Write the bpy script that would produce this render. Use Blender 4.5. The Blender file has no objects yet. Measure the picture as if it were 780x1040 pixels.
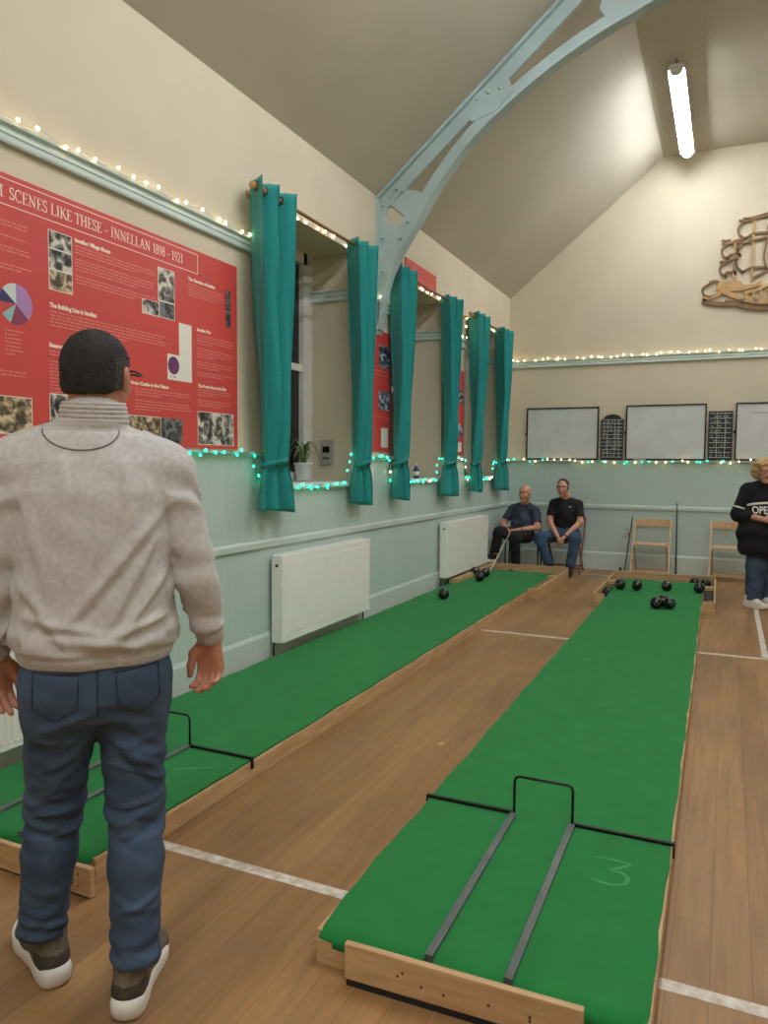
import bpy, math, random
import numpy as np
from mathutils import Vector, Matrix
from mathutils.bvhtree import BVHTree
random.seed(7); np.random.seed(7)
PI = math.pi
S = bpy.context.scene
COL = S.collection

# ------------------------------------------------------------------ materials
def lin(c):
    out = []
    for v in c:
        v = v/255.0
        out.append(v/12.92 if v <= .04045 else ((v+.055)/1.055)**2.4)
    return (*out, 1.0)

MATS = {}
def mat(name, rgb, rough=.6, metal=0., emit=0., var=0., scale=8., bump=0., bscale=60., spec=.5, sheen=0., rgb2=None, detail=4., stretch=None, coat=0., trans=0.):
    if name in MATS: return MATS[name]
    m = bpy.data.materials.new(name); m.use_nodes = True
    nt = m.node_tree; N = nt.nodes; L = nt.links
    b = N['Principled BSDF']
    b.inputs['Base Color'].default_value = lin(rgb)
    b.inputs['Roughness'].default_value = rough
    b.inputs['Metallic'].default_value = metal
    b.inputs['Specular IOR Level'].default_value = spec
    if sheen: b.inputs['Sheen Weight'].default_value = sheen
    if coat: b.inputs['Coat Weight'].default_value = coat
    if trans: b.inputs['Transmission Weight'].default_value = trans
    if emit:
        b.inputs['Emission Color'].default_value = lin(rgb); b.inputs['Emission Strength'].default_value = emit
    tc = N.new('ShaderNodeTexCoord'); mp = N.new('ShaderNodeMapping')
    L.new(tc.outputs['Object'], mp.inputs['Vector'])
    if stretch: mp.inputs['Scale'].default_value = stretch
    if var or rgb2:
        n = N.new('ShaderNodeTexNoise'); n.inputs['Scale'].default_value = scale; n.inputs['Detail'].default_value = detail
        L.new(mp.outputs['Vector'], n.inputs['Vector'])
        r = N.new('ShaderNodeValToRGB')
        a = rgb2 if rgb2 else tuple(max(0, v*(1-var)) for v in rgb)
        c = rgb if rgb2 else tuple(min(255, v*(1+var*.6)) for v in rgb)
        r.color_ramp.elements[0].color = lin(a); r.color_ramp.elements[1].color = lin(c)
        r.color_ramp.elements[0].position = .3; r.color_ramp.elements[1].position = .7
        L.new(n.outputs['Fac'], r.inputs['Fac']); L.new(r.outputs['Color'], b.inputs['Base Color'])
    if bump:
        n2 = N.new('ShaderNodeTexNoise'); n2.inputs['Scale'].default_value = bscale; n2.inputs['Detail'].default_value = 3
        L.new(mp.outputs['Vector'], n2.inputs['Vector'])
        bp = N.new('ShaderNodeBump'); bp.inputs['Strength'].default_value = bump; bp.inputs['Distance'].default_value = .01
        L.new(n2.outputs['Fac'], bp.inputs['Height']); L.new(bp.outputs['Normal'], b.inputs['Normal'])
    MATS[name] = m
    return m

def floor_mat():
    m = bpy.data.materials.new('wood_floor'); m.use_nodes = True
    nt = m.node_tree; N = nt.nodes; L = nt.links; b = N['Principled BSDF']
    tc = N.new('ShaderNodeTexCoord')
    mp = N.new('ShaderNodeMapping'); mp.inputs['Rotation'].default_value = (0, 0, PI/2)
    L.new(tc.outputs['Object'], mp.inputs['Vector'])
    br = N.new('ShaderNodeTexBrick')
    br.inputs['Scale'].default_value = 1; br.inputs['Brick Width'].default_value = 2.6; br.inputs['Row Height'].default_value = .115
    br.inputs['Mortar Size'].default_value = .0018; br.inputs['Mortar Smooth'].default_value = .3
    br.inputs['Color1'].default_value = lin((158, 121, 80)); br.inputs['Color2'].default_value = lin((146, 110, 72)); br.inputs['Mortar'].default_value = lin((130, 97, 63))
    br.inputs['Bias'].default_value = -.2; br.offset = .37
    L.new(mp.outputs['Vector'], br.inputs['Vector'])
    mp2 = N.new('ShaderNodeMapping'); mp2.inputs['Scale'].default_value = (16, .9, 1); L.new(tc.outputs['Object'], mp2.inputs['Vector'])
    n = N.new('ShaderNodeTexNoise'); n.inputs['Scale'].default_value = 2.2; n.inputs['Detail'].default_value = 6; n.inputs['Distortion'].default_value = .7
    L.new(mp2.outputs['Vector'], n.inputs['Vector'])
    mx = N.new('ShaderNodeMixRGB'); mx.blend_type = 'OVERLAY'; mx.inputs['Fac'].default_value = .38
    L.new(br.outputs['Color'], mx.inputs['Color1']); L.new(n.outputs['Fac'], mx.inputs['Color2'])
    # larger worn / stained patches
    n3 = N.new('ShaderNodeTexNoise'); n3.inputs['Scale'].default_value = 1.3; n3.inputs['Detail'].default_value = 5
    mp3 = N.new('ShaderNodeMapping'); mp3.inputs['Scale'].default_value = (2.2, .7, 1); L.new(tc.outputs['Object'], mp3.inputs['Vector']); L.new(mp3.outputs['Vector'], n3.inputs['Vector'])
    r3 = N.new('ShaderNodeValToRGB'); r3.color_ramp.elements[0].position = .3; r3.color_ramp.elements[0].color = (.60, .60, .62, 1); r3.color_ramp.elements[1].position = .62; r3.color_ramp.elements[1].color = (1.05, 1.03, 1, 1)
    L.new(n3.outputs['Fac'], r3.inputs['Fac'])
    m3 = N.new('ShaderNodeMixRGB'); m3.blend_type = 'MULTIPLY'; m3.inputs['Fac'].default_value = .8
    L.new(mx.outputs['Color'], m3.inputs['Color1']); L.new(r3.outputs['Color'], m3.inputs['Color2'])
    L.new(m3.outputs['Color'], b.inputs['Base Color'])
    b.inputs['Roughness'].default_value = .42; b.inputs['Specular IOR Level'].default_value = .35
    bp = N.new('ShaderNodeBump'); bp.inputs['Strength'].default_value = .15; bp.inputs['Distance'].default_value = .004
    L.new(br.outputs['Fac'], bp.inputs['Height']); bp.invert = True; L.new(bp.outputs['Normal'], b.inputs['Normal'])
    return m

def panel_mat(name, rgb, axis):
    """painted tongue-and-groove boards: thin V grooves every 10 cm"""
    m = bpy.data.materials.new(name); m.use_nodes = True
    nt = m.node_tree; N = nt.nodes; L = nt.links; b = N['Principled BSDF']
    b.inputs['Roughness'].default_value = .38; b.inputs['Specular IOR Level'].default_value = .4
    tc = N.new('ShaderNodeTexCoord'); sp = N.new('ShaderNodeSeparateXYZ'); L.new(tc.outputs['Object'], sp.inputs[0])
    md = N.new('ShaderNodeMath'); md.operation = 'PINGPONG'; md.inputs[1].default_value = .05; L.new(sp.outputs[axis], md.inputs[0])
    cr = N.new('ShaderNodeMapRange'); cr.inputs['From Min'].default_value = 0; cr.inputs['From Max'].default_value = .006
    L.new(md.outputs[0], cr.inputs['Value'])
    n = N.new('ShaderNodeTexNoise'); n.inputs['Scale'].default_value = 3; L.new(tc.outputs['Object'], n.inputs['Vector'])
    r = N.new('ShaderNodeValToRGB'); r.color_ramp.elements[0].color = lin(tuple(v*.95 for v in rgb)); r.color_ramp.elements[1].color = lin(rgb)
    L.new(n.outputs['Fac'], r.inputs['Fac'])
    L.new(r.outputs['Color'], b.inputs['Base Color'])
    bp = N.new('ShaderNodeBump'); bp.inputs['Strength'].default_value = .3; bp.inputs['Distance'].default_value = .003
    L.new(cr.outputs[0], bp.inputs['Height']); L.new(bp.outputs['Normal'], b.inputs['Normal'])
    return m

def photo_mat(name, dark, light, scale, stretch=(1, 1, 1)):
    m = bpy.data.materials.new(name); m.use_nodes = True
    nt = m.node_tree; N = nt.nodes; L = nt.links; b = N['Principled BSDF']; b.inputs['Roughness'].default_value = .5
    tc = N.new('ShaderNodeTexCoord'); mp = N.new('ShaderNodeMapping'); mp.inputs['Scale'].default_value = stretch
    oi = N.new('ShaderNodeObjectInfo'); ad = N.new('ShaderNodeVectorMath'); ad.operation = 'ADD'
    L.new(tc.outputs['Object'], mp.inputs['Vector']); L.new(mp.outputs['Vector'], ad.inputs[0])
    L.new(oi.outputs['Random'], ad.inputs[1])
    n = N.new('ShaderNodeTexNoise'); n.inputs['Scale'].default_value = scale; n.inputs['Detail'].default_value = 5; n.inputs['Distortion'].default_value = .5
    L.new(ad.outputs[0], n.inputs['Vector'])
    r = N.new('ShaderNodeValToRGB'); e = r.color_ramp.elements
    e[0].position = .4; e[0].color = lin(dark); e[1].position = .6; e[1].color = lin(light)
    k = e.new(.5); k.color = lin(tuple((a+c)/2 for a, c in zip(dark, light)))
    L.new(n.outputs['Fac'], r.inputs['Fac']); L.new(r.outputs['Color'], b.inputs['Base Color'])
    return m

CREAM = mat('cream_plaster', (212, 199, 174), .75, var=.03, scale=1.5, bump=.12, bscale=14)
CEIL = mat('ceiling_plaster', (196, 187, 169), .8, var=.035, scale=.9, bump=.08, bscale=10)
MINT = (194, 212, 204)
PAN_Y = panel_mat('mint_boarding_side', MINT, 1)
PAN_X = panel_mat('mint_boarding_back', MINT, 0)
MINTP = mat('mint_paint', (199, 212, 204), .38, var=.03, scale=3)
TRUSSM = mat('iron_paint', (168, 188, 186), .42, var=.05, scale=4)
FLOOR = floor_mat()
LINE = mat('white_line_paint', (222, 216, 204), .55, rgb2=(176, 158, 138), scale=26, stretch=(1, 1, 1))
TEAL = mat('teal_fabric', (22, 142, 138), .85, var=.05, scale=70, bump=.15, bscale=220, sheen=.25)
TEAL2 = mat('teal_tieback', (20, 128, 122), .85, var=.1, scale=20)
WHITE = mat('white_enamel', (246, 243, 236), .3, var=.01)
WHITEP = mat('white_gloss_frame', (222, 220, 212), .35)
DARK = mat('dark_grey_plastic', (50, 50, 50), .5)
BLACK = mat('black_metal', (22, 22, 23), .4, metal=.3)
STEEL = mat('grey_steel_strip', (100, 108, 104), .45, metal=.25, var=.12, scale=12)
CARPET = mat('green_carpet', (34, 124, 60), .95, var=.05, scale=9, bump=.5, bscale=380, spec=.1, sheen=.1)
CARPET_E = mat('green_carpet_edge', (20, 80, 36), .95)
CHALK = mat('chalk', (72, 146, 92), .95, rgb2=(44, 128, 62), scale=40)
WOOD = mat('pale_pine', (205, 172, 128), .55, rgb2=(180, 142, 100), scale=5, stretch=(8, 1, 8), bump=.06)
WOODX = mat('pale_pine_across', (205, 172, 128), .55, rgb2=(180, 142, 100), scale=5, stretch=(1, 8, 8), bump=.06)
WOODD = mat('brown_ply', (160, 118, 82), .6, rgb2=(132, 94, 64), scale=5, stretch=(2, 8, 8))
KNOT = mat('wood_knot', (92, 60, 40), .6)
BEECH = mat('beech_chair', (216, 182, 140), .42, rgb2=(198, 160, 116), scale=6, stretch=(6, 6, 1))
REDWOOD = mat('red_brown_wood', (128, 74, 54), .45, var=.1)
RODWOOD = mat('rod_wood', (142, 98, 60), .45, var=.1)
RODEND = mat('rod_finial_wood', (186, 146, 92), .45, var=.08)
SHIPW = mat('ship_wood_dark', (126, 94, 62), .55, var=.12, scale=10)
SHIPL = mat('ship_wood_light', (186, 146, 92), .5, var=.14, scale=10)
BOWLM = mat('bowl_black', (16, 16, 17), .18, coat=.3)
BOWLD = mat('bowl_emblem', (74, 66, 62), .4)
RED = mat('red_banner', (204, 70, 64), .45, var=.03, scale=2)
PINK = mat('banner_body_print', (222, 136, 124), .5)
CREAMP = mat('banner_title_print', (248, 232, 210), .5)
PAPER = mat('white_print', (232, 228, 214), .5)
PHOTO = photo_mat('mono_photo', (34, 32, 30), (216, 208, 192), 19)
PHOTOC = photo_mat('sepia_photo', (70, 56, 44), (214, 190, 150), 22)
PHOTOD = photo_mat('mono_dark_photo', (24, 24, 26), (120, 118, 116), 24)
SKYPHOTO = photo_mat('landscape_photo', (30, 36, 44), (180, 198, 216), 12, (1, 1, 2))
WBOARD = mat('whiteboard_surface', (216, 216, 212), .3, rgb2=(200, 200, 197), scale=3.2, detail=8)
SLATE = mat('score_slate', (34, 36, 36), .5)
SCOREL = mat('score_lines', (186, 188, 182), .5)
GLASS = mat('night_window_glass', (12, 14, 18), .06, spec=.6)
TUBE = mat('lit_tube', (242, 248, 255), emit=66.)
TUBEF = mat('lit_tube_far', (242, 248, 255), emit=52.)
WARMB = mat('warm_bulb', (255, 226, 170), emit=14.)
TEALB = mat('green_bulb', (20, 255, 200), emit=7.)
WIRE = mat('clear_wire', (206, 212, 196), .4)
WIREG = mat('green_wire', (60, 120, 104), .4)
SKIN = mat('skin', (204, 146, 120), .5, var=.05, scale=14)
SKIN2 = mat('skin_tanned', (190, 130, 104), .5, var=.06, scale=14)
LIP = mat('lips', (168, 98, 88), .45)
EYEW = mat('eye_white', (226, 220, 212), .3)
EYED = mat('eye_dark', (40, 30, 26), .25)
GREY = mat('grey_sweat_fabric', (196, 191, 188), .92, var=.06, scale=60, bump=.12, bscale=160, sheen=.2)
GREYR = mat('grey_rib_fabric', (186, 180, 174), .92, var=.05, scale=60, bump=.3, bscale=120, sheen=.2)
SEAM = mat('grey_seam', (130, 121, 112), .9)
JEAN = mat('blue_denim', (68, 87, 112), .88, rgb2=(47, 62, 85), scale=7, bump=.2, bscale=260, detail=6)
JEANS = mat('denim_stitch', (38, 48, 66), .85)
JEAN2 = mat('mid_blue_denim', (66, 88, 116), .88, rgb2=(44, 62, 88), scale=9, bump=.15, bscale=200)
HAIRD = mat('dark_hair', (26, 22, 20), .75, rgb2=(46, 41, 38), scale=40, bump=.5, bscale=300)
HAIRG = mat('greying_hair', (78, 73, 69), .8, rgb2=(60, 55, 50), scale=60, bump=.5, bscale=300)
HAIRB = mat('blonde_hair', (206, 176, 124), .6, rgb2=(168, 134, 88), scale=18, bump=.6, bscale=60)
SHOEO = mat('olive_knit', (104, 94, 78), .85, var=.15, scale=40, bump=.3, bscale=200)
SHOEB = mat('brown_suede', (66, 56, 46), .9, var=.15, scale=30)
SOLE = mat('white_rubber', (222, 218, 208), .6, var=.04)
SOLEB = mat('black_rubber', (30, 30, 30), .7)
NAVYT = mat('slate_tshirt', (58, 66, 82), .9, var=.08, scale=30)
BLACKT = mat('black_tshirt', (30, 29, 28), .9, var=.1, scale=30)
BLACKK = mat('black_knit', (18, 18, 22), .92, var=.1, scale=40)
TROUS = mat('black_trousers', (22, 22, 24), .85, var=.1, scale=20)
POTW = mat('white_pot', (222, 220, 214), .35)
LEAF = mat('leaf_green', (96, 118, 62), .5, rgb2=(150, 160, 104), scale=20)
PETAL = mat('white_petal', (236, 226, 218), .6)
BLUEB = mat('blue_plastic', (38, 74, 130), .3)
PIEM = [mat('pie_lilac', (170, 128, 178), .5), mat('pie_plum', (134, 58, 84), .5), mat('pie_aqua', (140, 186, 178), .5), mat('pie_navy', (52, 48, 96), .5), mat('pie_mint', (200, 212, 206), .5)]
PURPLE = mat('chart_purple', (106, 48, 96), .5)
METER = mat('grey_device', (168, 160, 148), .45)
SCREEN = mat('device_screen', (20, 24, 26), .2)
CHIP = mat('scrap_tan', (206, 172, 134), .7)

# ------------------------------------------------------------------ mesh builder
class B:
    def __init__(s, o=(0, 0, 0)): s.v = []; s.f = []; s.m = []; s.o = Vector(o)
    def add(s, vs, fs, mi=0):
        k = len(s.v); s.v += [tuple(p) for p in vs]
        for f in fs: s.f.append([i+k for i in f]); s.m.append(mi)
    def box(s, x0, x1, y0, y1, z0, z1, mi=0):
        v = [(x, y, z) for x in (x0, x1) for y in (y0, y1) for z in (z0, z1)]
        s.add(v, [(0, 1, 3, 2), (4, 6, 7, 5), (0, 4, 5, 1), (2, 3, 7, 6), (0, 2, 6, 4), (1, 5, 7, 3)], mi); return s
    def beam(s, a, b, w, h, up=(0, 0, 1), mi=0):
        """box along a-b, width w (sideways), height h (along up)"""
        a = Vector(a); b = Vector(b); d = (b-a).normalized(); up = Vector(up)
        sd = d.cross(up).normalized(); u = sd.cross(d).normalized()
        v = []
        for p in (a, b):
            for q in (-1, 1):
                for r in (-1, 1): v.append(p+sd*q*w/2+u*r*h/2)
        s.add(v, [(0, 1, 3, 2), (4, 6, 7, 5), (0, 4, 5, 1), (2, 3, 7, 6), (0, 2, 6, 4), (1, 5, 7, 3)], mi); return s
    def extrude(s, poly, ax, a0, a1, mi=0, holes=None):
        """poly: 2D points; ax: 'x','y','z' extrusion axis"""
        def P(p, a):
            return {'x': (a, p[0], p[1]), 'y': (p[0], a, p[1]), 'z': (p[0], p[1], a)}[ax]
        n = len(poly); v = [P(p, a0) for p in poly]+[P(p, a1) for p in poly]
        f = [list(range(n))[::-1], list(range(n, 2*n))]+[(i, (i+1) % n, n+(i+1) % n, n+i) for i in range(n)]
        s.add(v, f, mi); return s
    def ribbon(s, pts, w, ax, a0, a1, mi=0, closed=False):
        """thick band following 2D polyline pts with width w (number or list), extruded a0..a1 along ax"""
        def P(p, a):
            return {'x': (a, p[0], p[1]), 'y': (p[0], a, p[1]), 'z': (p[0], p[1], a)}[ax]
        n = len(pts); pts = [Vector(p) for p in pts]; v = []
        for i, p in enumerate(pts):
            if closed: t = pts[(i+1) % n]-pts[i-1]
            else: t = pts[min(i+1, n-1)]-pts[max(i-1, 0)]
            t.normalize(); nn = Vector((-t.y, t.x)); ww = (w[i] if isinstance(w, (list, tuple)) else w)/2
            l, r = p+nn*ww, p-nn*ww
            v += [P(l, a0), P(r, a0), P(l, a1), P(r, a1)]
        f = []
        for i in range(n if closed else n-1):
            a = 4*i; b = 4*((i+1) % n)
            f += [(a, b, b+1, a+1), (a+2, a+3, b+3, b+2), (a, a+2, b+2, b), (a+1, b+1, b+3, a+3)]
        if not closed: f += [(0, 1, 3, 2), (4*n-4, 4*n-2, 4*n-1, 4*n-3)]
        s.add(v, f, mi); return s
    def tube(s, pts, r, n=8, mi=0, cap=True, closed=False):
        pts = [Vector(p) for p in pts]; m = len(pts); v = []
        ref = Vector((0, 0, 1)); prev = None
        for i, p in enumerate(pts):
            if closed: t = pts[(i+1) % m]-pts[i-1]
            else: t = pts[min(i+1, m-1)]-pts[max(i-1, 0)]
            if t.length < 1e-9: t = Vector((0, 0, 1))
            t.normalize()
            if prev is None:
                a = t.cross(ref)
                if a.length < 1e-3: a = t.cross(Vector((1, 0, 0)))
            else: a = prev-t*prev.dot(t)
            a.normalize(); prev = a; b = t.cross(a)
            rr = r[i] if isinstance(r, (list, tuple)) else r
            for k in range(n):
                q = 2*PI*k/n; v.append(p+a*math.cos(q)*rr+b*math.sin(q)*rr)
        f = []
        for i in range(m if closed else m-1):
            j = (i+1) % m
            for k in range(n): f.append((i*n+k, i*n+(k+1) % n, j*n+(k+1) % n, j*n+k))
        if cap and not closed: f += [list(range(n))[::-1], list(range((m-1)*n, m*n))]
        s.add(v, f, mi); return s
    def lathe(s, prof, c=(0, 0, 0), ax='z', n=20, mi=0):
        """prof: (r, h) pairs"""
        v = []; c = Vector(c)
        for r, h in prof:
            for k in range(n):
                q = 2*PI*k/n; a, b = r*math.cos(q), r*math.sin(q)
                v.append(c+Vector({'z': (a, b, h), 'y': (a, h, b), 'x': (h, a, b)}[ax]))
        f = []
        for i in range(len(prof)-1):
            for k in range(n): f.append((i*n+k, i*n+(k+1) % n, (i+1)*n+(k+1) % n, (i+1)*n+k))
        f += [list(range(n))[::-1], list(range((len(prof)-1)*n, len(prof)*n))]
        s.add(v, f, mi); return s
    def ball(s, c, r, n=12, mi=0, sc=(1, 1, 1)):
        m = n//2; v = []; c = Vector(c)
        for i in range(1, m):
            a = PI*i/m
            for k in range(n):
                q = 2*PI*k/n; v.append(c+Vector((r*math.sin(a)*math.cos(q)*sc[0], r*math.sin(a)*math.sin(q)*sc[1], r*math.cos(a)*sc[2])))
        t = len(v); v += [c+Vector((0, 0, r*sc[2])), c-Vector((0, 0, r*sc[2]))]
        f = []
        for i in range(m-2):
            for k in range(n): f.append((i*n+k, (i+1)*n+k, (i+1)*n+(k+1) % n, i*n+(k+1) % n))
        for k in range(n):
            f.append((t, k, (k+1) % n)); f.append((t+1, (m-2)*n+(k+1) % n, (m-2)*n+k))
        s.add(v, f, mi); return s
    def mesh(s, name, mats, smooth=False):
        me = bpy.data.meshes.new(name)
        me.from_pydata([tuple(Vector(p)-s.o) for p in s.v], [], s.f)
        for q in (mats if isinstance(mats, (list, tuple)) else [mats]): me.materials.append(q)
        me.polygons.foreach_set('material_index', s.m)
        me.polygons.foreach_set('use_smooth', [smooth]*len(s.f))
        me.update()
        import bmesh as _b
        bm = _b.new(); bm.from_mesh(me); _b.ops.recalc_face_normals(bm, faces=bm.faces); bm.to_mesh(me); bm.free()
        return me
    def build(s, name, mats, parent=None, smooth=False, bevel=0, loc=None):
        """vertices are given relative to the parent (or to loc when top-level)"""
        o = bpy.data.objects.new(name, s.mesh(name, mats, smooth)); COL.objects.link(o)
        if parent: o.parent = parent
        if loc is not None: o.location = loc
        if bevel:
            bv = o.modifiers.new('bevel', 'BEVEL'); bv.width = bevel; bv.segments = 2; bv.limit_method = 'ANGLE'; bv.angle_limit = .7
        if smooth == 'auto': pass
        return o

def tag(o, label, cat, group=None, kind=None):
    o['label'] = label; o['category'] = cat
    if group: o['group'] = group
    if kind: o['kind'] = kind
    return o
def thing(name, label, cat, loc=(0, 0, 0), rz=0, group=None):
    o = bpy.data.objects.new(name, None); o.empty_display_size = .05; COL.objects.link(o)
    o.location = loc; o.rotation_euler = (0, 0, rz)
    return tag(o, label, cat, group)
def struct(b, name, mats, **k):
    o = b.build(name, mats, **k); o['kind'] = 'structure'; return o
def copy_tree(o, parent=None):
    c = o.copy(); COL.objects.link(c); c.parent = parent
    for ch in list(o.children): copy_tree(ch, c)
    return c
def text_mesh(txt, size, name, m, parent, at, ux, uy, offset=0., align='LEFT', extrude=0.0006):
    """flat print: text laid along ux with up uy at point 'at' (parent space)"""
    cu = bpy.data.curves.new(name, 'FONT'); cu.body = txt; cu.size = size; cu.align_x = align; cu.offset = offset; cu.extrude = extrude; cu.resolution_u = 3
    ob = bpy.data.objects.new(name, cu); COL.objects.link(ob)
    dg = bpy.context.evaluated_depsgraph_get(); dg.update()
    me = bpy.data.meshes.new_from_object(ob.evaluated_get(dg)); bpy.data.objects.remove(ob); bpy.data.curves.remove(cu)
    ux = Vector(ux); uy = Vector(uy); uz = ux.cross(uy)
    M = Matrix((ux, uy, uz)).transposed().to_4x4(); M.translation = Vector(at)
    me.transform(M); me.materials.clear(); me.materials.append(m)
    for p in me.polygons: p.material_index = 0
    o = bpy.data.objects.new(name, me); COL.objects.link(o); o.parent = parent
    return o

# ------------------------------------------------------------------ room dimensions (metres; z up, y down the hall)
WX, EX, BY, FY = -3.06, 4.16, 11.15, -3.0
EAVE, FLAT = 3.985, 5.72
CX = (WX+EX)/2
CRX = WX+(FLAT-EAVE)/.825            # x of the crease between slope and flat ceiling
CRX2 = EX-(CRX-WX)
SILL, HEAD = 1.335, 3.36
WIN = [(4.55, 5.99), (6.81, 8.25), (9.08, 10.52)]
TH = .56

def build_room():
    b = B(); b.box(WX-.6, EX+.3, FY-.3, BY+.3, -.12, 0)
    for a, c, d, e in ((WX+.0, EX, 2.212, 2.262), (-2.05, .335, 6.475, 6.525), (-2.2, -1.2, 10.54, 10.58)):
        b.box(a, c, d, e, 0, .0008, 1)
    b.box(.29, .335, 6.5, 10.6, 0, .0008, 1); b.box(.335, 3.6, 10.55, 10.6, 0, .0008, 1)
    struct(b, 'floor', [FLOOR, LINE])
    # left wall with three deep openings
    b = B(); x0, x1 = WX-TH, WX
    b.box(x0, x1, FY-.3, BY+.3, 0, SILL); b.box(x0, x1, FY-.3, BY+.3, HEAD, EAVE+.12)
    ys = [FY-.3]+[v for w in WIN for v in w]+[BY+.3]
    for i in range(0, len(ys), 2): b.box(x0, x1, ys[i], ys[i+1], SILL, HEAD)
    struct(b, 'wall_left', CREAM)
    b = B(); b.box(EX, EX+.3, FY-.3, BY+.3, 0, EAVE+.12); struct(b, 'wall_right', CREAM)
    prof = [(WX-.1, 0), (EX+.1, 0), (EX+.1, EAVE-.08), (CRX2, FLAT+.02), (CRX, FLAT+.02), (WX-.1, EAVE-.08)]
    struct(B().extrude(prof, 'y', BY, BY+.3), 'wall_back', CREAM)
    struct(B().extrude(prof, 'y', FY-.3, FY), 'wall_front', CREAM)
    t = .12
    b = B(); b.extrude([(WX-.02, EAVE-.0165), (CRX, FLAT), (CRX2, FLAT), (EX+.02, EAVE-.0165), (EX+.02, EAVE+t), (CRX2, FLAT+t), (CRX, FLAT+t), (WX-.02, EAVE+t)], 'y', FY-.3, BY+.3)
    struct(b, 'ceiling', CEIL)
    # boarding below the cap rail
    n = 0
    def trim(bb, m, **k):
        nonlocal n; n += 1; return struct(bb, 'trim_%d' % n, m, **k)
    b = B(); d = .016
    b.box(WX, WX+d, FY, BY, .26, SILL-.02)
    ys2 = [FY]+[v for w in WIN for v in w]+[BY]
    for i in range(0, len(ys2), 2): b.box(WX, WX+d, ys2[i], ys2[i+1], SILL-.02, 1.55)
    trim(b, PAN_Y)
    b = B().box(WX, EX, BY-d, BY, .26, 1.55); trim(b, PAN_X)
    b = B().box(EX-d, EX, FY, BY, .26, 1.55); trim(b, PAN_Y)
    # cap rail (ledge), mid rail
    cap = [(0, 1.535), (.022, 1.535), (.022, 1.552), (.05, 1.56), (.055, 1.568), (.055, 1.578), (0, 1.578)]
    b = B()
    for i in range(0, len(ys2), 2): b.extrude([(WX+p, z) for p, z in cap], 'y', ys2[i], ys2[i+1])
    trim(b, MINTP)
    trim(B().extrude([(BY-p*1.2, z) for p, z in cap], 'x', WX, EX), MINTP)
    trim(B().extrude([(EX-p, z) for p, z in cap], 'y', FY, BY), MINTP)
    mid = [(0, .885), (.03, .885), (.034, .892), (.034, .93), (.026, .945), (0, .945)]
    trim(B().extrude([(WX+p, z) for p, z in mid], 'y', FY, BY), MINTP)
    trim(B().extrude([(BY-p, z) for p, z in mid], 'x', WX, EX), MINTP)
    trim(B().extrude([(EX-p, z) for p, z in mid], 'y', FY, BY), MINTP)
    sk = [(0, 0), (.028, 0), (.028, .235), (.018, .262), (0, .262)]
    struct(B().extrude([(WX+p, z) for p, z in sk], 'y', FY, BY), 'baseboard_left', MINTP)
    struct(B().extrude([(BY-p, z) for p, z in sk], 'x', WX, EX), 'baseboard_back', MINTP)
    struct(B().extrude([(EX-p, z) for p, z in sk], 'y', FY, BY), 'baseboard_right', MINTP)
    # picture rail: three mouldings, returning into each window reveal
    pr = [(0, 2.945), (.026, 2.945), (.03, 2.955), (.03, 2.968), (.014, 2.974), (.014, 2.988), (.022, 2.992), (.022, 3.008), (.014, 3.014), (.014, 3.026), (.034, 3.032), (.036, 3.045), (0, 3.05)]
    b = B()
    for i in range(0, len(ys2), 2): b.extrude([(WX+p, z) for p, z in pr], 'y', ys2[i], ys2[i+1])
    for y0, y1 in WIN:
        b.extrude([(y0+p, z) for p, z in pr], 'x', WX-.42, WX); b.extrude([(y1-p, z) for p, z in pr], 'x', WX-.42, WX)
    trim(b, MINTP)
    trim(B().extrude([(BY-p, z) for p, z in pr], 'x', WX, EX), MINTP)
    # windows: night outside
    for i, (y0, y1) in enumerate(WIN):
        b = B(); fx0, fx1 = WX-.52, WX-.42
        b.box(fx0, fx1, y0, y0+.09, SILL, HEAD); b.box(fx0, fx1+.0, y1-.15, y1, SILL, HEAD)
        b.box(fx0, fx1, y0+.09, y1-.09, HEAD-.1, HEAD); b.box(fx0, fx1, y0+.09, y1-.09, SILL, SILL+.09)
        b.box(fx0+.02, fx1-.02, y0+.09, y1-.09, 2.32, 2.38)
        ym = (y0+y1)/2; b.box(fx0+.03, fx1-.03, ym-.02, ym+.02, SILL+.09, 2.32); b.box(fx0+.03, fx1-.03, ym-.02, ym+.02, 2.38, HEAD-.1)
        w = struct(b, 'window_%d' % (i+1), WHITEP)
        B().box(fx0+.04, fx0+.05, y0+.05, y1-.05, SILL+.05, HEAD-.05).build('pane', GLASS, w)
        B().extrude([(WX-.44, SILL), (WX-.44, SILL+.012), (WX+.045, SILL+.012), (WX+.05, SILL+.002), (WX+.05, SILL-.03), (WX, SILL-.03), (WX, SILL)], 'y', y0+.002, y1-.002).build('sill', MINTP, w)
build_room()

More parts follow.
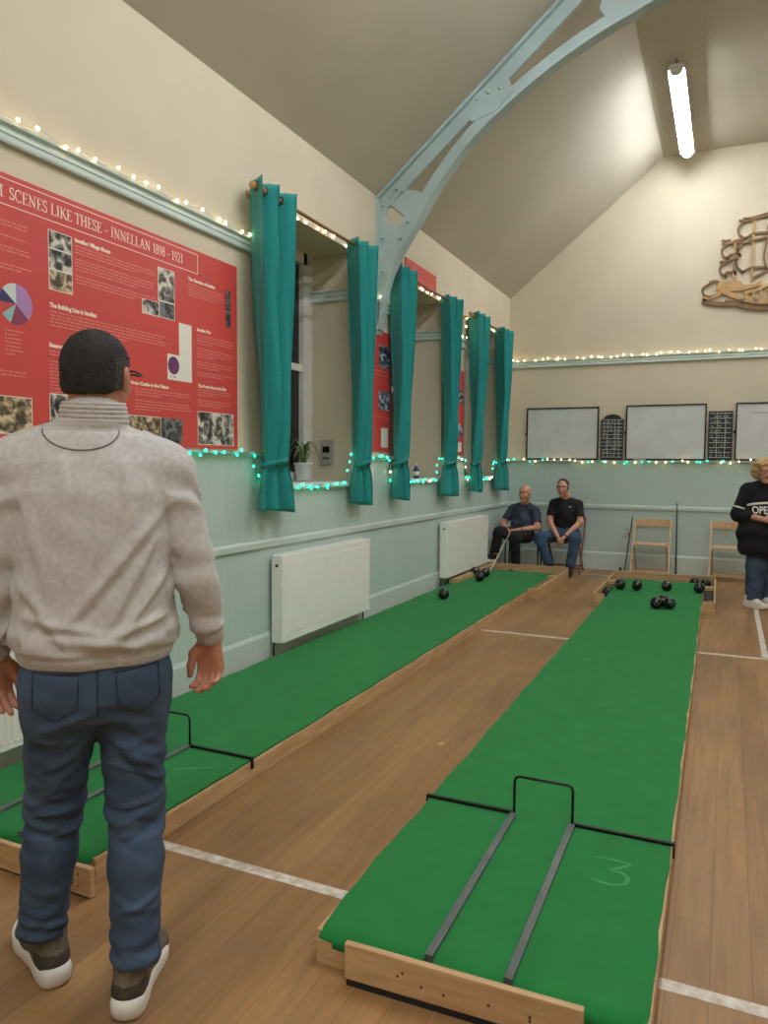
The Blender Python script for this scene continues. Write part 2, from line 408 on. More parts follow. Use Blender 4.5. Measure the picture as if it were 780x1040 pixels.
# ------------------------------------------------------------------ iron roof arch
def bez(pts, n=8):
    """Catmull-Rom through points"""
    P = [Vector(p) for p in pts]; out = []
    for i in range(len(P)-1):
        a, b, c, d = P[max(i-1, 0)], P[i], P[i+1], P[min(i+2, len(P)-1)]
        for k in range(n):
            t = k/n; out.append(.5*((2*b)+(c-a)*t+(2*a-5*b+4*c-d)*t*t+(3*b-a-3*c+d)*t**3))
    out.append(P[-1]); return out
def build_truss():
    ty = 6.49
    T = thing('roof_arch', 'pale teal painted iron roof arch springing from left wall between first two windows', 'roof beam', (CX, ty, 2.7))
    ox = Vector((CX, ty, 2.7))
    low = bez([(-3.03, 2.763), (-2.955, 3.168), (-2.835, 3.43), (-2.64, 3.72), (-2.43, 4.03), (-2.16, 4.33), (-1.833, 4.585), (-1.474, 4.81), (-1.132, 4.98), (-.842, 5.09), (-.60, 5.17), (.1, 5.28), (CX, 5.31)], 6)
    for sgn in (1, -1):
        X = (lambda x: x-CX) if sgn == 1 else (lambda x: CX-x)
        nm = lambda pts: [(X(p[0]), p[1]-2.7) for p in pts]
        # lower curved chord: web + soffit flange
        mid = []
        for i, p in enumerate(low):
            t = (low[min(i+1, len(low)-1)]-low[max(i-1, 0)]).normalized(); mid.append(p+Vector((-t.y, t.x))*.055)
        bb = B().ribbon(nm(mid), .11, 'y', -.018, .018)
        bb.ribbon(nm(low), .022, 'y', -.062, .062)
        bb.build('curved_chord', TRUSSM, T)
        # upper straight chord under the ceiling
        a, c = Vector((WX, EAVE)), Vector((CRX, FLAT)); d = (c-a).normalized(); nn = Vector((d.y, -d.x))
        bb = B().ribbon(nm([a+nn*.075, c+nn*.075]), .15, 'y', -.018, .018)
        bb.ribbon(nm([a+nn*.02, c+nn*.02]), .03, 'y', -.065, .065)
        bb.build('straight_chord', TRUSSM, T)
        # foot gusset with a half-round hole
        hc = Vector((-2.885, 3.815)); hr = .1; ang = math.atan2(-.55, .8)
        arc = [hc+Vector((math.cos(ang+PI*1+PI*k/12), math.sin(ang+PI+PI*k/12)))*hr for k in range(13)]
        edge_w = [(WX+.002, 2.72), (WX+.002, EAVE-.02)]
        left = [(WX+.002, 2.72), (WX+.002, EAVE-.03), (-2.80, 4.0+.03)]
        inner = [(-2.72, 3.66), (-2.835, 3.43), (-2.94, 3.168), (-3.02, 2.763)]
        # plate made as a fan of quads between hole rim and outline
        outl = bez(left+[(-2.70, 3.90)]+inner, 1)
        outl = [Vector(p) for p in [(WX+.002, 3.60), (WX+.002, 3.8), (WX+.002, EAVE-.02), (-2.93, 4.05), (-2.80, 4.02), (-2.60, 3.97), (-2.56, 3.88), (-2.70, 3.66), (-2.78, 3.52), (-2.95, 3.5)]]
        ring = [hc+Vector((math.cos(q), math.sin(q)))*hr for q in [PI*2*k/24 for k in range(24)]]
        # half-round: flatten the lower-right side
        cut = Vector((math.sin(.6), -math.cos(.6)))*1.0; cut = Vector((.62, .78))
        ring = [p-cut*max(0, (p-hc).dot(cut)-.035) for p in ring]
        bb = B()
        def nearest(p):
            best = None
            for i in range(len(outl)):
                u, w = outl[i], outl[(i+1) % len(outl)]
                dd = w-u; den = (p-hc).x*dd.y-(p-hc).y*dd.x
                if abs(den) < 1e-9: continue
                t = ((u-hc).x*dd.y-(u-hc).y*dd.x)/den; q = ((u-hc).x*(p-hc).y-(u-hc).y*(p-hc).x)/den
                if t > 0 and -1e-6 <= q <= 1+1e-6 and (best is None or t < best): best = t
            return hc+(p-hc)*(best or 1)
        out = [nearest(p) for p in ring]
        vs = []
        for yy in (-.012, .012):
            vs += [(X(p.x), yy, p.y-2.7) for p in ring]; vs += [(X(p.x), yy, p.y-2.7) for p in out]
        fs = []; n = 24
        for k in range(n):
            j = (k+1) % n
            fs += [(k, j, n+j, n+k), (2*n+k, 3*n+k, 3*n+j, 2*n+j), (k, 2*n+k, 2*n+j, j), (n+k, n+j, 3*n+j, 3*n+k)]
        bb.add(vs, fs)
        low_part = [(WX+.002, 2.76), (WX+.002, 3.62), (-2.80, 3.56), (-2.84, 3.43), (-2.945, 3.168), (-3.01, 2.763)]
        bb.extrude(nm(low_part), 'y', -.0105, .0105)
        # wall flange
        fl = nm([(WX+.002, 2.72), (WX+.022, 2.72), (WX+.022, EAVE-.03), (WX+.002, EAVE-.03)]); bb.extrude(fl, 'y', -.06, .06)
        bb.build('foot_gusset', TRUSSM, T)
        bb = B().extrude(nm([(-2.16, 4.50), (-2.19, 4.69), (-2.03, 4.78), (-1.83, 4.81), (-1.79, 4.70), (-1.93, 4.56)]), 'y', -.026, .026)
        bb.build('middle_plate', TRUSSM, T)
        bb = B().extrude(nm([(-1.0, 5.09), (-1.08, 5.20), (-.98, 5.70), (-.55, 5.71), (-.45, 5.25), (-.6, 5.19), (-.842, 5.12)]), 'y', -.02, .02)
        bb.build('top_plate', TRUSSM, T)
        for px, pz in ((-3.0, 3.9), (-2.93, 3.97), (-2.86, 4.03), (-2.8, 4.0), (-3.0, 3.6), (-3.0, 3.3), (-2.75, 3.72), (-2.82, 3.58), (-2.1, 4.68), (-2.0, 4.72), (-1.9, 4.74)):
            B().lathe([(.014, -.028), (.014, -.036), (.008, -.042), (.001, -.042)], (X(px), 0, pz-2.7), 'y', 8).build('bolt', TRUSSM, T, smooth=True)
    B().box(CRX2-CX-.02, CRX-CX+.02, -.02, .02, FLAT-2.7-.1, FLAT-2.7).build('tie_bar', TRUSSM, T)
build_truss()

# ------------------------------------------------------------------ lights
def lamp(x, y0, y1, label, z=5.54, tm=None):
    T = thing('ceiling_light', label, 'light', (x, (y0+y1)/2, FLAT), 0, 'fluorescent ceiling lights')
    L = (y1-y0)/2; dz = z-FLAT
    B().extrude([(-.084, dz+.035), (-.082, dz+.035), (-.072, dz+.053), (.072, dz+.053), (.082, dz+.035), (.084, dz+.035), (.07, dz+.10), (-.07, dz+.10)], 'y', -L, L).build('housing', WHITEP, T, bevel=.006)
    prof = [(.064*math.cos(PI*k/14), -.064*math.sin(PI*k/14)+.05) for k in range(15)]
    B().extrude([(a, dz+c) for a, c in prof], 'y', -L+.03, L-.03).build('tube', tm or TUBE, T)
    for s in (-1, 1):
        B().extrude([(a, dz+c) for a, c in prof], 'y', min(s*L, s*(L-.028)), max(s*L, s*(L-.028))).build('end_cap', WHITEP, T)
        B().tube([(0, s*(L-.08), 0), (0, s*(L-.08), dz+.1)], .006).build('hanger', BLACK, T)
        B().lathe([(.03, 0), (.03, -.012), (.012, -.02)], (0, s*(L-.08), 0), 'z', 12).build('ceiling_rose', METER, T)
    return T
lamp(-.63, 8.5, 10.8, 'bright white tube light hanging from the flat ceiling in front of end wall', tm=TUBEF)
lamp(1.73, 8.35, 10.78, 'tube light over the right half of hall by end wall', tm=TUBEF)
lamp(-.63, 3.0, 5.43, 'tube light over the lanes at mid hall')
lamp(1.73, 3.0, 5.43, 'tube light over right half at mid hall')
lamp(-.63, -2.3, .13, 'tube light at the near end over the lanes')
lamp(1.73, -2.3, .13, 'tube light at the near end over right half')

# ------------------------------------------------------------------ curtains and rods
def curtain(yc, wt, wtie, wbot, ph, label, lean=0., zt=3.40, zb=1.15, ztie=1.50, folds=2.5, twist=0.):
    xw = WX+.125
    T = thing('curtain', label, 'curtain', (xw, yc, zb), 0, 'teal curtains at the hall windows')
    NU, NV = 72, 60; H = zt-zb
    V = []
    for side in (0, 1):
        for j in range(NV+1):
            z = zt-H*j/NV
            if z > ztie:
                t = (zt-z)/(zt-ztie); e = t**2.2; w = wt+(wtie-wt)*e; amp = .082*(1-.55*e); off = lean*e
            else:
                t = (ztie-z)/(ztie-zb); e = 1-(1-t)**2; w = wtie+(wbot-wtie)*e; amp = .034+.02*e; off = lean
            for i in range(NU+1):
                u = i/NU; a = 2*PI*folds*u+ph+.5*math.sin(2.2*(zt-z)+ph)*.4
                sq = math.sin(a); wave = math.copysign(abs(sq)**.7, sq)
                y = (u-.5)*w+off+.018*math.sin(2*a)*(1-.3*t)+twist*max(0, (ztie-z)/(ztie-zb))*(u-.5)
                pin = math.exp(-((z-ztie)/.05)**2)
                x = amp*wave*(1-.35*pin)+.012*math.sin(5*u+3*z)+.004*math.sin(a*3+z*6)
                z2 = z+(.018*math.sin(3*u+ph) if j == NV else 0)
                V.append((x+(.004 if side else 0), y, z2-zb))
    b = B(); F = []; W = NU+1; K = W*(NV+1)
    for j in range(NV):
        for i in range(NU):
            a = j*W+i
            F.append((a, a+1, a+W+1, a+W)); F.append((K+a, K+a+W, K+a+W+1, K+a+1))
    for i in range(NU):
        F.append((i, K+i, K+i+1, i+1)); q = NV*W+i; F.append((q, q+1, K+q+1, K+q))
    for j in range(NV):
        a = j*W; F.append((a, a+W, K+a+W, K+a)); a += NU; F.append((a, K+a, K+a+W, a+W))
    b.add(V, F); o = b.build('drape', TEAL, T, smooth=True)
    # tie band round the gather
    ring = [(.056*math.cos(2*PI*k/20), lean+(wtie/2+.012)*math.sin(2*PI*k/20), ztie-zb+.02*math.sin(2*PI*k/20+.6)) for k in range(20)]
    b = B(); vv = []
    for p in ring:
        vv += [(p[0], p[1], p[2]-.022), (p[0], p[1], p[2]+.022), (p[0]*.92, lean+(p[1]-lean)*.96, p[2]+.022), (p[0]*.92, lean+(p[1]-lean)*.96, p[2]-.022)]
    ff = []
    for k in range(20):
        a, c = 4*k, 4*((k+1) % 20)
        for q in range(4): ff.append((a+q, c+q, c+(q+1) % 4, a+(q+1) % 4))
    b.add(vv, ff); b.build('tieback', TEAL2, T, smooth=True)
    # eyelet rings along the rod
    n = int(folds*2)
    for k in range(n):
        u = (k+.5)/n; y = (u-.5)*wt
        ringp = [(.026*math.cos(2*PI*q/14), y, H-.055+.026*math.sin(2*PI*q/14)) for q in range(14)]
        B().tube(ringp, .006, 6, closed=True).build('eyelet', BOWLD, T, smooth=True)
    return T
G = 'teal curtains at the hall windows'
curtain(4.50, .50, .30, .36, .9, 'teal curtain nearest the big red banner, left of first window', lean=.03, twist=.1)
curtain(5.93, .40, .25, .32, 2.2, 'teal curtain right of first window, left of the iron arch foot', lean=.0)
curtain(6.80, .42, .27, .27, 1.0, 'teal curtain left of second window, beside the iron arch foot', lean=-.02, ztie=1.52)
curtain(8.24, .42, .28, .34, 2.6, 'teal curtain right of second window with its hem flipped outwards', lean=.0, ztie=1.52, twist=.2)
curtain(9.24, .48, .28, .28, .6, 'teal curtain left of third window, second from the room corner', lean=-.05, ztie=1.52)
curtain(10.42, .50, .30, .42, 1.7, 'teal curtain closest to the room corner beside the seated men', lean=-.02, ztie=1.55, twist=.15)
def rod(y0, y1, label):
    T = thing('curtain_rod', label, 'curtain rod', (WX+.125, (y0+y1)/2, 3.345), 0, 'wooden curtain rods')
    h = (y1-y0)/2
    B().tube([(0, -h, 0), (0, h, 0)], .013, 12).build('pole', RODWOOD, T, smooth=True)
    for s in (-1, 1):
        B().lathe([(.013, 0), (.02, s*.005), (.02, s*.03), (.026, s*.04), (.026, s*.075), (.016, s*.085)], (0, s*h, 0), 'y', 14).build('finial', RODEND, T, smooth=True)
        b = B().tube([(-.125, s*(h-.06), -.005), (-.02, s*(h-.06), -.005)], .009, 8); b.lathe([(.03, -.125), (.03, -.115), (.012, -.11)], (0, s*(h-.06), -.005), 'x', 12)
        b.tube([(.017*math.cos(q*PI/8), s*(h-.06), .017*math.sin(q*PI/8)) for q in range(16)], .006, 6, closed=True)
        b.build('bracket', RODEND, T, smooth=True)
rod(4.33, 6.13, 'wooden curtain rod over the first window by the red banner')
rod(6.56, 8.45, 'wooden curtain rod over the second window right of iron arch')
rod(8.95, 10.68, 'wooden curtain rod over the third window near the room corner')

# ------------------------------------------------------------------ radiators
def radiator(y0, y1, z0, z1, label, ribbed=False):
    T = thing('radiator', label, 'radiator', (WX+.03, (y0+y1)/2, z0), 0, 'white panel radiators')
    h = (y1-y0)/2; H = z1-z0
    if ribbed:
        b = B(); n = int((y1-y0)/.035); pts = []
        for i in range(n+1):
            y = -h+2*h*i/n
            pts += [(.105, y), (.105, y+.012), (.09, y+.018), (.09, y+.030)] if i < n else [(.105, y)]
        b.extrude([(.05, -h)]+pts+[(.05, h)], 'z', .03, H-.03); b.box(.05, .1, -h, h, 0, .03); b.box(.05, .1, -h, h, H-.03, H)
        b.build('front_panel', WHITE, T)
    else:
        b = B().box(.095, .11, -h+.03, h, 0, H)
        b.box(.11, .113, -h+.045, h-.012, .055, H-.055)
        b.build('front_panel', WHITE, T, bevel=.004)
    B().box(.0, .05, -h+.03, h, .01, H-.01).build('rear_panel', WHITE, T)
    B().box(.02, .112, -h, -h+.03, .0, H+.004).build('side_cover', WHITE, T, bevel=.003); B().box(.02, .112, h, h+.004, 0, H+.004).build('side_cover', WHITE, T)
    b = B()
    for i in range(int(2*h/.03)): b.box(.01, .1, -h+.032+i*.03, -h+.046+i*.03, H-.006, H+.004)
    b.box(.01, .02, -h+.03, h, H-.006, H+.005); b.build('top_grille', WHITE, T)
    B().lathe([(.012, 0), (.012, -.006), (.006, -.012)], (.065, -h, H-.07), 'y', 12).build('bleed_valve', DARK, T)
    b = B().lathe([(.014, -.03), (.014, 0), (.02, .004), (.02, .06), (.014, .066)], (.06, h+.03, .03), 'z', 14); b.tube([(.06, h, .04), (.06, h+.03, .04)], .009)
    b.build('valve', WHITEP, T, smooth=True)
    B().tube([(.06, h+.03, .02), (.03, h+.03, -.02), (.03, h+.03, -z0)], .0075).build('pipe', DARK, T, smooth=True)
    B().tube([(.06, -h+.01, .02), (.03, -h+.01, -.02), (.03, -h+.01, -z0)], .0075).build('pipe', DARK, T, smooth=True)
radiator(4.6, 6.06, .185, .825, 'white radiator on left wall below first window, beside left green lane')
radiator(8.13, 9.72, .185, .825, 'white radiator in far corner beside the seated man in black trousers')
radiator(1.35, 2.95, .19, .80, 'ribbed white radiator low on left wall behind the standing man', True)

# ------------------------------------------------------------------ bowling lanes
def lane(loc, rz, width, y_end, label, number):
    T = thing('bowling_lane', label, 'bowling lane', loc, rz)
    w = width/2; Lg = y_end                      # local: x across, y along from the front edge
    # side rails (two lengths each side), front and deck
    for s in (-1, 1):
        x0, x1 = (s*w-.022, s*w) if s > 0 else (s*w, s*w+.022)
        B().box(x0, x1, .035, 2.70, 0, .088).build('side_rail', WOOD, T, bevel=.003)
        B().box(x0, x1, 2.704, Lg, 0, .088).build('side_rail', WOOD, T, bevel=.003)
    B().box(-w+.012, w-.012, .012, .034, 0, .070).build('end_rail', WOODX, T)
    B().box(-w+.023, w-.023, .06, Lg, .01, .085).build('deck', WOODD, T)
    # carpet with a rounded, drooping front lip
    NX, prof = 24, []
    for k in range(9): q = PI/2*k/8; prof.append((-.015-.03*math.cos(q)+.03*1.0*0, .055+.045*math.sin(q)))
    prof = [(.008, .066)]+[(.008+.06*(1-math.cos(PI/2*k/8)), .072+.028*math.sin(PI/2*k/8)) for k in range(9)]
    prof += [(.068+(Lg-.068)*k/60, .1) for k in range(1, 61)]
    b = B(); V = []; W = NX+1
    random.seed(3)
    for up in (0, 1):
        for y, z in prof:
            for i in range(W):
                x = -w+.006+(2*w-.012)*i/NX; xx = x
                if y < .3: # front corners pulled in and drooping
                    e = (abs(x)/w)**8*max(0, 1-y/.3)**2; yy = y+.012*e; zz = z-.008*e; xx = x*(1-.018*e)
                else: yy, zz = y, z
                if abs(abs(x)-w+.006) < 1e-6: xx += .004*math.sin(y*9)+.003*math.sin(y*23)
                V.append((xx, yy, zz-(.009 if up == 0 else 0)))
    K = W*len(prof); F = []
    for j in range(len(prof)-1):
        for i in range(NX):
            a = j*W+i; F += [(K+a, K+a+1, K+a+W+1, K+a+W), (a, a+W, a+W+1, a+1)]
        a = j*W; F.append((a, K+a, K+a+W, a+W)); a += NX; F.append((a, a+W, K+a+W, K+a))
    for i in range(NX): F.append((i, i+1, K+i+1, K+i)); q = (len(prof)-1)*W+i; F.append((q, K+q, K+q+1, q+1))
    b.add(V, F); b.build('carpet', CARPET, T, smooth=False)
    # hoop, cross bars and guide strips
    hx, hy, r = .115, 1.0, .0055
    hp = [(-hx, hy, .098), (-hx, hy, .238), (-hx+.006, hy, .252), (-hx+.02, hy, .258), (hx-.02, hy, .258), (hx-.006, hy, .252), (hx, hy, .238), (hx, hy, .098)]
    B().tube(hp, r, 10).build('hoop', BLACK, T, smooth=True)
    for s in (-1, 1):
        b = B().box(min(s*hx, s*(w+.006)), max(s*hx, s*(w+.006)), hy-.008, hy+.008, .1, .113)
        x0, x1 = sorted((s*(w+.001), s*(w+.008))); b.box(x0, x1, hy-.009, hy+.009, .055, .113)
        b.build('cross_bar', BLACK, T, bevel=.002)
        b = B().box(s*hx-.0125, s*hx+.0125, .035, hy-.012, .1, .114)
        b.box(s*hx-.0125, s*hx+.0125, .025, .035, .085, .114)
        b.build('guide_strip', STEEL, T, bevel=.002)
    # ditch at the far end: side wings and end board
    d0 = 6.33; wg = .125
    for s in (-1, 1):
        wgs = wg if not (s < 0 and number == 1) else .0
        if wgs == 0:   # against the wall: a plain raised board instead of a wing
            B().box(-w-.0, -w+.10, d0+.1, Lg+.25, .1, .15).build('wing_board', WOOD, T, bevel=.003)
            continue
        x0, x1 = sorted((s*(w+wgs), s*(w+wgs-.02)))
        B().box(x0, x1, d0, Lg+.25, 0, .13).build('wing_board', WOOD, T, bevel=.003)
        x0, x1 = sorted((s*(w+.001), s*(w+wgs-.021)))
        B().box(x0, x1, d0, d0+.02, 0, .13).build('wing_end', WOODX, T, bevel=.003)
        B().box(x0, x1, d0+.021, Lg+.25, .0, .012).build('wing_floor', DARK, T)
        B().box(x0, x1, d0+1.05, d0+1.13, .085, .125).build('wing_brace', WOODX, T)
    wl = w+wg if number == 3 else w
    B().box(-wl, w+wg, Lg+.25, Lg+.27, 0, .158).build('end_board', WOODX, T, bevel=.003)
    B().box(-w+.02, w-.02, Lg+.001, Lg+.249, .0, .03).build('ditch_floor', DARK, T)
    return T
LR = (-.611, 1.885, 0); LRZ = math.radians(.62)
laneR = lane(LR, LRZ, .962, 7.82, 'nearer right green carpet bowling lane with a chalked 3 by its hoop', 3)
laneL = lane((-2.485, 1.89, 0), 0.0, .96, 7.80, 'left green carpet bowling lane running along the radiators', 1)
def inlane(T, rz, p):
    c, s = math.cos(rz), math.sin(rz); return (T[0]+c*p[0]-s*p[1], T[1]+s*p[0]+c*p[1], p[2])
# chalk marks on the carpets
pts3 = [(-.055, .10), (.0, .102), (.055, .095), (.03, .06), (.0, .03), (.04, .025), (.06, -.01), (.045, -.05), (.0, -.065), (-.055, -.05)]
def chalk(T, poly, x, y):
    P = bez(poly, 6) if len(poly) > 2 else [Vector(p) for p in poly]
    B().ribbon([(p[0]+x, p[1]+y) for p in P], .016, 'z', .1002, .1008).build('chalk_mark', CHALK, T)
chalk(laneR, pts3, .295, .70)
chalk(laneL, [(-.06, -.03), (0, .0), (.10, .07)], .28, .78)
# front kick board of the right lane, slightly skewed, with nail heads
FB = thing('front_board', 'pale pine board leaning across the front of right green lane', 'board', (-.622, 1.858, 0), math.radians(2.2))
b = B().extrude([(-.335, .022), (.335, .022), (.335, .122), (-.335, .126)], 'y', -.011, .011)
b.build('plank', WOODX, FB, bevel=.003)
for x, z in ((-.17, .075), (-.10, .062), (-.035, .058), (.09, .066), (.2, .056), (.2, .066), (-.155, .087)): B().lathe([(.0045, -.0112), (.0045, -.0122), (.001, -.0124)], (x, 0, z), 'y', 8).build('nail_head', KNOT, FB)
B().box(-.33, .33, -.006, .012, 0, .021).build('shadow_gap_strip', SOLEB, FB)  # black strip drawn for the small feet and shadow gap under the plank
FB2 = thing('front_board', 'pale pine board across front of left green lane, behind the standing man', 'board', (-2.55, 1.845, 0), 0)
B().box(-.62, .615, -.011, .011, .008, .108).build('plank', WOODX, FB2, bevel=.003)
B().box(-.6, .6, -.006, .011, 0, .008).build('shadow_gap_strip', SOLEB, FB2)  # same black strip in place of the shadow gap below this plank
for x, z in ((.56, .04), (.56, .08), (-.2, .06)): B().lathe([(.0045, -.0112), (.0045, -.0122), (.001, -.0124)], (x, 0, z), 'y', 8).build('nail_head', KNOT, FB2)

# ------------------------------------------------------------------ bowls
def make_bowl():
    T = thing('bowl', '', 'bowl', (0, 0, 0), 0, 'black bowls on the lanes')
    B().ball((0, 0, 0), .06, 28, sc=(.95, 1, 1)).build('body', BOWLM, T, smooth=True)
    for s in (-1, 1):
        b = B().lathe([(.021, s*.0505), (.021, s*.0545), (.016, s*.0555), (.001, s*.0558)], (0, 0, 0), 'x', 18); b.build('emblem_disc', BOWLD, T, smooth=True)
    return T
bowls = [  # x, y, z of the surface, label
    (-1.075, 8.79, .1, 'black bowl on right lane, leftmost of the far row, beside left ditch'),
    (-.896, 8.81, .1, 'black bowl second from left in the far row on right lane'),
    (-.588, 8.91, .1, 'black bowl alone at centre of the far row on right lane'),
    (-.251, 8.94, .1, 'black bowl at right end of the far row, by right lane edge'),
    (-.602, 7.75, .1, 'black bowl at left of the touching trio on right lane'),
    (-.482, 7.79, .1, 'black bowl at right of the touching trio on right lane'),
    (-.553, 7.90, .1, 'black bowl at the back of touching trio on right lane'),
    (-1.203, 8.72, .012, 'black bowl lying in the ditch left of right lane'),
    (-.33, 9.80, .03, 'black bowl in ditch behind right lane, the left one'),
    (-.205, 9.80, .03, 'black bowl in ditch behind right lane, the right one'),
    (-.125, 8.34, .012, 'black bowl in the wooden ditch right of right lane'),
    (-2.655, 7.29, .1, 'lone black bowl on left lane nearest the camera'),
    (-2.672, 8.60, .1, 'black bowl nearest in the group at stick end, left lane'),
    (-2.72, 8.98, .1, 'black bowl touched by the stick tip on left lane'),
    (-2.86, 9.02, .1, 'black bowl left of the stick tip on left lane, nearest the radiator')]
b0 = make_bowl()
for i, (x, y, z, lab) in enumerate(bowls):
    o = b0 if i == 0 else copy_tree(b0)
    o['label'] = lab; o.location = (x, y, z+.06); o.rotation_euler = (random.uniform(-.6, .6), random.uniform(-.4, .4), random.uniform(.6, 2.2))

sb = B(); sb.add([(0, 0, 0), (.035, .01, 0), (.03, .03, .0), (.0, .022, 0), (.005, .003, .009), (.034, .012, .008), (.028, .028, .011), (.002, .02, .008)], [(0, 3, 2, 1), (4, 5, 6, 7), (0, 1, 5, 4), (1, 2, 6, 5), (2, 3, 7, 6), (3, 0, 4, 7)])
tag(sb.build('paper_scrap', CHIP, loc=(-1.37, 3.69, 0)), 'small pale scrap lying on bare floorboards between the two lanes', 'scrap')

# ------------------------------------------------------------------ serif lettering for the banner title
def arc(cx, cy, rx, ry, a0, a1, n=14):
    return [(cx+rx*math.cos(math.radians(a0+(a1-a0)*k/n)), cy+ry*math.sin(math.radians(a0+(a1-a0)*k/n))) for k in range(n+1)]
TK, TN = .135, .06
def stem(x, y0=0, y1=1, w=TK, s0=True, s1=True):
    o = [([(x, y0), (x, y1)], w)]
    if s0: o.append(([(x-.16, y0+.02), (x+.16, y0+.02)], .04))
    if s1: o.append(([(x-.16, y1-.02), (x+.16, y1-.02)], .04))
    return o
def glyph(c):
    """(advance, strokes) for a book-face capital or figure"""
    if c == ' ': return .36, []
    if c == 'I': return .46, stem(.23)
    if c == 'L': return .70, stem(.2)+[([(.2, .025), (.64, .025)], .05), ([(.63, .0), (.65, .22)], .05)]
    if c == 'E': return .72, stem(.2)+[([(.2, .025), (.62, .025)], .05), ([(.2, .975), (.6, .975)], .05), ([(.2, .52), (.48, .52)], .05), ([(.62, 0), (.65, .2)], .05), ([(.6, 1), (.6, .8)], .05), ([(.48, .42), (.48, .62)], .04)]
    if c == 'F': return .68, stem(.2)+[([(.2, .975), (.6, .975)], .05), ([(.2, .52), (.48, .52)], .05), ([(.6, 1), (.6, .8)], .05), ([(.48, .42), (.48, .62)], .04)]
    if c == 'T': return .76, stem(.38, s1=False)+[([(.05, .975), (.71, .975)], .05), ([(.06, 1), (.05, .78)], .05), ([(.70, 1), (.71, .78)], .05)]
    if c == 'H': return .92, stem(.2)+stem(.72)+[([(.2, .52), (.72, .52)], .055)]
    if c == 'K': return .84, stem(.2)+[([(.22, .45), (.70, .98)], TN), ([(.36, .58), (.76, .02)], TK), ([(.56, .98), (.82, .98)], .04), ([(.62, .02), (.9, .02)], .04)]
    if c == 'N': return .96, stem(.2, w=TN, s1=False)+stem(.76, w=TN, s0=False)+[([(.17, .98), (.77, .02)], TK), ([(.04, .98), (.2, .98)], .04)]
    if c == 'M': return 1.08, stem(.2, w=TN, s1=False)+stem(.88, s1=False)+[([(.2, .98), (.52, .04)], TK), ([(.54, .04), (.87, .98)], TN), ([(.05, .98), (.24, .98)], .04), ([(.84, .98), (1.02, .98)], .04)]
    if c == 'A': return .86, [([(.43, 1.0), (.13, .02)], TN), ([(.42, 1.0), (.74, .02)], TK), ([(.22, .36), (.62, .36)], .05), ([(.02, .02), (.28, .02)], .04), ([(.58, .02), (.88, .02)], .04)]
    if c == 'R': return .84, stem(.2)+[([(.2, .975), (.4, .975)]+arc(.4, .74, .2, .235, 90, -90)+[(.2, .505)], .075), ([(.4, .5), (.74, .02)], TK), ([(.66, .02), (.86, .02)], .04)]
    if c == 'C': return .80, [(arc(.45, .5, .37, .49, 52, 308, 26), .10), ([(.69, .98), (.70, .72)], .05), ([(.69, .04), (.72, .2)], .04)]
    if c == 'O': return .90, [(arc(.45, .5, .37, .48, 0, 360, 30), .10)]
    if c == 'S': return .62, [(arc(.32, .755, .21, .225, 35, 235, 14)+[(.31, .53), (.36, .46)]+arc(.31, .245, .225, .23, 55, -150, 16), .10), ([(.51, .98), (.51, .74)], .045), ([(.08, .02), (.08, .26)], .045)]
    if c == '1': return .52, stem(.28, s1=False)+[([(.27, .97), (.1, .84)], .06)]
    if c == '2': return .56, [(arc(.27, .74, .2, .235, 160, -20, 12)+[(.42, .56), (.25, .28), (.08, .06)], .085), ([(.06, .045), (.5, .045)], .09), ([(.5, .02), (.52, .2)], .04)]
    if c == '8': return .56, [(arc(.28, .75, .175, .22, 0, 360, 20), .08), (arc(.28, .27, .21, .25, 0, 360, 20), .09)]
    if c == '9': return .56, [(arc(.28, .70, .2, .275, 0, 360, 20), .085), ([(.48, .70), (.46, .42), (.36, .16), (.16, .0)], .085)]
    if c == '-': return .40, [([(.06, .36), (.34, .36)], .09)]
    if c == '–': return .56, [([(.03, .38), (.53, .38)], .06)]
    return .5, []
def serif_text(b, txt, y, z, cap, width, x0, x1):
    tot = sum(glyph(c)[0] for c in txt); k = width/tot
    for c in txt:
        adv, st = glyph(c)
        for pts, w in st:
            b.ribbon([(y+p[0]*k, z+p[1]*cap) for p in pts], w*cap*.92, 'x', x0, x1)
        y += adv*k

